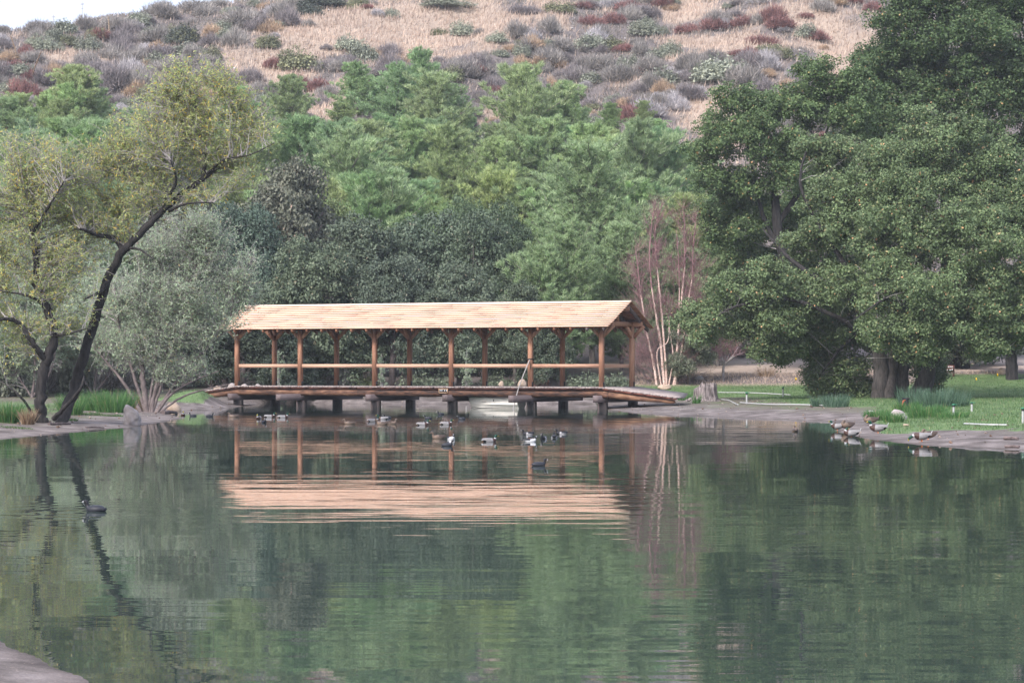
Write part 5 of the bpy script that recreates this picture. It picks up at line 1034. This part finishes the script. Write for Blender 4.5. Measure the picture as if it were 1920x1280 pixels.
# ------------------------------------------------------------------ waterfowl
def pm(n, c, r=.5): M[n] = plain_mat(n, c, r, .12, 25, 0, .1)
pm('grey_feather', (.3, .29, .29)); pm('pale_feather', (.235, .225, .22)); pm('brown_feather', (.15, .105, .075)); pm('dark_brown_feather', (.06, .042, .032)); pm('chestnut_feather', (.06, .03, .022)); pm('black_feather', (.012, .012, .015)); pm('coot_feather', (.022, .024, .03)); pm('green_feather', (.004, .045, .024), .35); pm('white_feather', (.45, .45, .45)); pm('yellow_bill', (.42, .32, .06)); pm('orange_leg', (.7, .22, .05)); pm('mid_grey_feather', (.2, .19, .185)); pm('mottled_feather', (.13, .095, .07))
FE = ['grey_feather', 'pale_feather', 'brown_feather', 'dark_brown_feather', 'chestnut_feather', 'black_feather', 'coot_feather', 'green_feather', 'white_feather', 'yellow_bill', 'orange_leg', 'mid_grey_feather', 'mottled_feather']; FI = {k: i for i, k in enumerate(FE)}
# ring: x, z, half width, half height, (side colour, back colour)
def bird_mesh(kind, pose):
    C = {'drake': dict(tail=('white_feather', 'white_feather'), rump=('black_feather', 'black_feather'), body=('pale_feather', 'mid_grey_feather'), breast=('chestnut_feather', 'chestnut_feather'), ring=('white_feather', 'white_feather'), head=('green_feather', 'green_feather'), bill='yellow_bill'),
         'hen': dict(tail=('mottled_feather', 'brown_feather'), rump=('mottled_feather', 'dark_brown_feather'), body=('mottled_feather', 'brown_feather'), breast=('brown_feather', 'brown_feather'), ring=('mottled_feather', 'brown_feather'), head=('mottled_feather', 'dark_brown_feather'), bill='mottled_feather'),
         'coot': dict(tail=('coot_feather', 'coot_feather'), rump=('coot_feather', 'coot_feather'), body=('coot_feather', 'coot_feather'), breast=('coot_feather', 'coot_feather'), ring=('black_feather', 'black_feather'), head=('black_feather', 'black_feather'), bill='white_feather'),
         'ringneck': dict(tail=('black_feather', 'black_feather'), rump=('black_feather', 'black_feather'), body=('grey_feather', 'black_feather'), breast=('black_feather', 'black_feather'), ring=('black_feather', 'black_feather'), head=('black_feather', 'black_feather'), bill='mid_grey_feather'),
         'goldeneye': dict(tail=('black_feather', 'black_feather'), rump=('white_feather', 'black_feather'), body=('white_feather', 'black_feather'), breast=('white_feather', 'white_feather'), ring=('white_feather', 'black_feather'), head=('black_feather', 'black_feather'), bill='black_feather')}[kind]
    k = {'coot': .78, 'ringneck': .85, 'goldeneye': .85}.get(kind, 1.0)
    body = [(-.30, .115, .012, .006, 'tail'), (-.25, .10, .045, .02, 'tail'), (-.205, .085, .075, .05, 'rump'), (-.15, .07, .1, .075, 'rump' if kind == 'drake' else 'body'), (-.07, .06, .125, .1, 'body'), (.02, .055, .13, .108, 'body'), (.09, .058, .12, .103, 'body'), (.135, .07, .1, .09, 'breast'), (.17, .09, .075, .07, 'breast')]
    if kind == 'coot': body = [(x * .95, z - .02 * (x < -.2), w * 1.0, h_, n_) for x, z, w, h_, n_ in body]
    if pose in ('swim', 'stand', 'front'): neck = [(.195, .13, .048, .048, 'breast'), (.20, .165, .036, .036, 'ring'), (.205, .2, .04, .04, 'head'), (.222, .232, .045, .042, 'head'), (.252, .24, .038, .036, 'head'), (.275, .232, .026, .024, 'head')]; bill = [(.288, .226, .018, .014), (.325, .218, .02, .008), (.345, .214, .008, .004)]
    elif pose == 'rest': neck = [(.17, .125, .055, .05, 'breast'), (.15, .155, .045, .04, 'ring'), (.135, .185, .044, .042, 'head'), (.11, .2, .04, .036, 'head'), (.085, .195, .028, .024, 'head')]; bill = [(.072, .188, .018, .012), (.04, .178, .018, .008), (.02, .174, .008, .004)]
    else: neck = [(.215, .08, .055, .05, 'breast'), (.25, .06, .04, .04, 'ring'), (.285, .04, .042, .04, 'head'), (.32, .02, .044, .042, 'head'), (.345, -.005, .036, .036, 'head'), (.355, -.03, .024, .024, 'head')]; bill = [(.36, -.045, .018, .012), (.372, -.08, .018, .008), (.376, -.095, .008, .004)]
    if kind == 'coot': bill = [(x_ - .008 * i_, z_, w_ * .9, h_ * 1.5) for i_, (x_, z_, w_, h_) in enumerate(bill)]
    rings = body + neck + [(*b, 'bill') for b in bill]; P = np.array([(x, 0, z) for x, z, *_ in rings]); T = np.gradient(P, axis=0); T = unit(T); n = 14; th = np.arange(n) / n * 6.283; V = []; nr = len(rings)
    for (x, z, w_, h_, _), t in zip(rings, T):
        up = unit(np.array([-t[2], 0, t[0]])) if t[0] > -.3 or True else None
        ctr = np.array([x, 0, z])
        V.append(ctr + np.cos(th)[:, None] * np.array([0, w_, 0]) + np.sin(th)[:, None] * up * h_)
    V = np.concatenate(V); idx = np.arange(nr * n).reshape(nr, n); mb = MB(); mi = []; Fq = []
    for i in range(nr - 1):
        nm = rings[i + 1][4] if rings[i + 1][4] != 'body' else 'body'
        for j in range(n):
            jj = (j + 1) % n; Fq.append([idx[i, j], idx[i, jj], idx[i + 1, jj], idx[i + 1, j]]); sd_ = math.sin((j + .5) / n * 6.283)
            if nm == 'bill': c = C['bill']
            else: c = C[nm][1] if sd_ > .72 else C[nm][0]
            if kind == 'drake' and nm == 'rump' and .2 < sd_ < .72 and i < 3: c = 'white_feather'
            if kind == 'ringneck' and nm == 'body' and i > 5: c = 'white_feather'
            if kind == 'goldeneye' and nm == 'head' and rings[i + 1][0] > .24 and abs(sd_) < .3: c = 'white_feather'
            mi.append(FI[c])
    mb.add(V, Fq, mi); mb.add(V[:n], [list(range(n))[::-1]], FI[C['tail'][0]]); mb.add(V[-n:], [list(range(n))], FI[C['bill']])
    # folded wings as low shells along the flanks
    if kind != 'coot' or pose == 'stand':
        for sg in (-1, 1):
            W_ = [(-.27, .135, .03), (-.2, .14, .06), (-.1, .145, .085), (.0, .14, .09), (.08, .12, .06)]; vv = []
            for x, z, w_ in W_:
                for q in (0, 1, 2): vv.append([x, sg * (.03 + w_ * (.25 + .42 * q)), z + .018 - .03 * q * q * .6])
            ix = np.arange(15).reshape(5, 3); f = np.stack([ix[:-1, :-1], ix[1:, :-1], ix[1:, 1:], ix[:-1, 1:]], -1).reshape(-1, 4)
            col = {'drake': 'mid_grey_feather', 'hen': 'dark_brown_feather', 'ringneck': 'black_feather', 'goldeneye': 'black_feather', 'coot': 'coot_feather'}[kind]; mb.add(vv, f, [FI[col]] * 4 + [FI[col]] * 4)
    if pose in ('stand', 'feed', 'rest'):
        lift = .13
        for v in mb.v: v[:, 2] += lift - .03
        for sg in (-1, 1):
            mb.curves([[-.01, sg * .05, lift - .02], [.0, sg * .05, .07], [-.005, sg * .05, .012]], [.018, .011, .01], 6, FI['orange_leg']); mb.add([[-.03, sg * .05, .012], [.07, sg * .05 - .035, .006], [.08, sg * .05, .006], [.07, sg * .05 + .035, .006]], [[0, 1, 2, 3]], FI['orange_leg'])
    else:
        for v in mb.v: v[:, 2] -= .025
    for v in mb.v: v *= k
    return mb.mesh(kind, [M[f] for f in FE], True)
BM = {}
def bird(px, py, kind, head, label, pose='swim', sc=.95, dz=0):
    if (kind, pose) not in BM: BM[(kind, pose)] = bird_mesh(kind, pose)
    if pose in ('swim', 'front'): X, Y = wpt(px, py); Z = 0
    else: X, Y, Z = hit(px, py); Z = H(X, Y)
    nm = {'drake': 'mallard_drake', 'hen': 'mallard_hen', 'coot': 'coot', 'ringneck': 'diving_duck', 'goldeneye': 'white_sided_duck'}[kind]
    o = obj(nm, BM[(kind, pose)]); o.location = (X, Y, Z + dz); o.rotation_euler = (0, 0, math.radians(head)); o.scale = (sc * .94,) * 3
    tag(o, label, 'coot' if kind == 'coot' else 'duck', 'waterfowl on the pond and shore')
# heading: 0 = facing right, 180 = facing left, 270 = towards the camera
for b in [(180, 958, 'coot', 168, 'black coot with white bill swimming alone on the near left water', 'swim', 1.0), (1010, 873, 'coot', 15, 'black coot swimming alone nearest the right part of the roof reflection'),
          (362, 780, 'coot', 180, 'black coot close to the left shore, facing left'), (393, 781, 'coot', 20, 'black coot right of another at the left shore, white bill showing'), (438, 782, 'hen', 180, 'brown hen swimming in front of the grassy mound'),
          (485, 785, 'drake', 262, 'mallard drake facing the camera, leftmost of three drakes near the second pile'), (506, 782, 'drake', 5, 'mallard drake facing right, middle of three near the second pile'), (531, 783, 'drake', 10, 'mallard drake facing right, right one of three near the second pile'),
          (495, 792, 'coot', 300, 'small black coot just in front of the three drakes'), (343, 779, 'drake', 280, 'duck half hidden at the end of the left bank'), (655, 795, 'hen', 175, 'lone brown hen between the second and third front piles'),
          (700, 790, 'drake', 0, 'mallard drake with bright pale side in front of the third pile'), (717, 786, 'drake', 185, 'mallard drake behind, facing the pale sided one'), (727, 784, 'coot', 180, 'dark bird behind the pair of drakes by the third pile'), (716, 796, 'hen', 170, 'brown hen, left of two below the drakes at the third pile'), (733, 795, 'hen', 10, 'brown hen, right of two below the drakes at the third pile'),
          (793, 797, 'drake', 0, 'mallard drake facing right, left of the pair before the middle pile'), (837, 796, 'drake', 8, 'mallard drake facing right with head raised before the middle pile'), (827, 777, 'coot', 200, 'distant coot left of the rowing boat'), (866, 786, 'coot', 180, 'coot facing left with a pale streak behind it, before the boat'), (803, 785, 'coot', 170, 'coot low in the water behind the drake pair'),
          (822, 822, 'hen', 200, 'pale hen asleep beside a dark duck, right of the roof middle'), (846, 824, 'goldeneye', 300, 'dark headed duck with white breast below the middle post reflection'), (918, 828, 'drake', 20, 'mallard drake turning right, alone between the two duck groups'), (838, 836, 'coot', 0, 'bird nearly sunk in a pale ripple'),
          (990, 815, 'ringneck', 185, 'black diving duck facing left, upper left of the right hand group'), (994, 828, 'goldeneye', 0, 'bright white sided duck, lowest of the right hand group'), (1019, 823, 'ringneck', 250, 'small black duck in the middle of the right hand group'), (1039, 821, 'ringneck', 90, 'black duck seen from behind in the right hand group'), (1053, 814, 'ringneck', 180, 'grey sided diving duck facing left at the right of its group'), (1491, 809, 'hen', 90, 'dark hen floating near the right bank')]:
    bird(*b[:5], *(b[5:] if len(b) > 5 else ()))
for b in [(1570, 808, 'drake', 170, 'standing mallard drake at the tip of the mud spit, leftmost', 'stand', 1.05), (1588, 806, 'hen', 200, 'brown hen preening behind the leftmost drake on the spit', 'rest', 1.15), (1596, 819, 'drake', 172, 'mallard drake at the water line in front of the brown hen', 'rest', 1.15), (1646, 813, 'drake', 176, 'largest looking mallard drake standing broadside on the mud spit', 'stand', 1.25),
          (1632, 797, 'hen', 190, 'dark duck resting behind the broadside drake against the grass', 'rest', 1.2), (1728, 830, 'drake', 183, 'mallard drake stooping to feed at the water edge on the right', 'feed', 1.15), (1740, 826, 'hen', 170, 'second duck hidden behind the feeding drake', 'rest', 1.1)]: bird(*b)

# ------------------------------------------------------------------ haze
if HAZE:
    mb = MB(); mb.box((0, 197, 55), (460, 570, 130)); m = bpy.data.materials.new('haze'); m.use_nodes = True; n = m.node_tree; n.nodes.clear()
    out = n.nodes.new('ShaderNodeOutputMaterial'); v = n.nodes.new('ShaderNodeVolumePrincipled'); v.inputs['Color'].default_value = (.9, .95, 1, 1); v.inputs['Density'].default_value = .00022; v.inputs['Anisotropy'].default_value = .2
    n.links.new(v.outputs[0], out.inputs['Volume']); o = mb.build('haze', m); tag(o, 'thin pale haze over the valley', 'haze', kind='stuff')
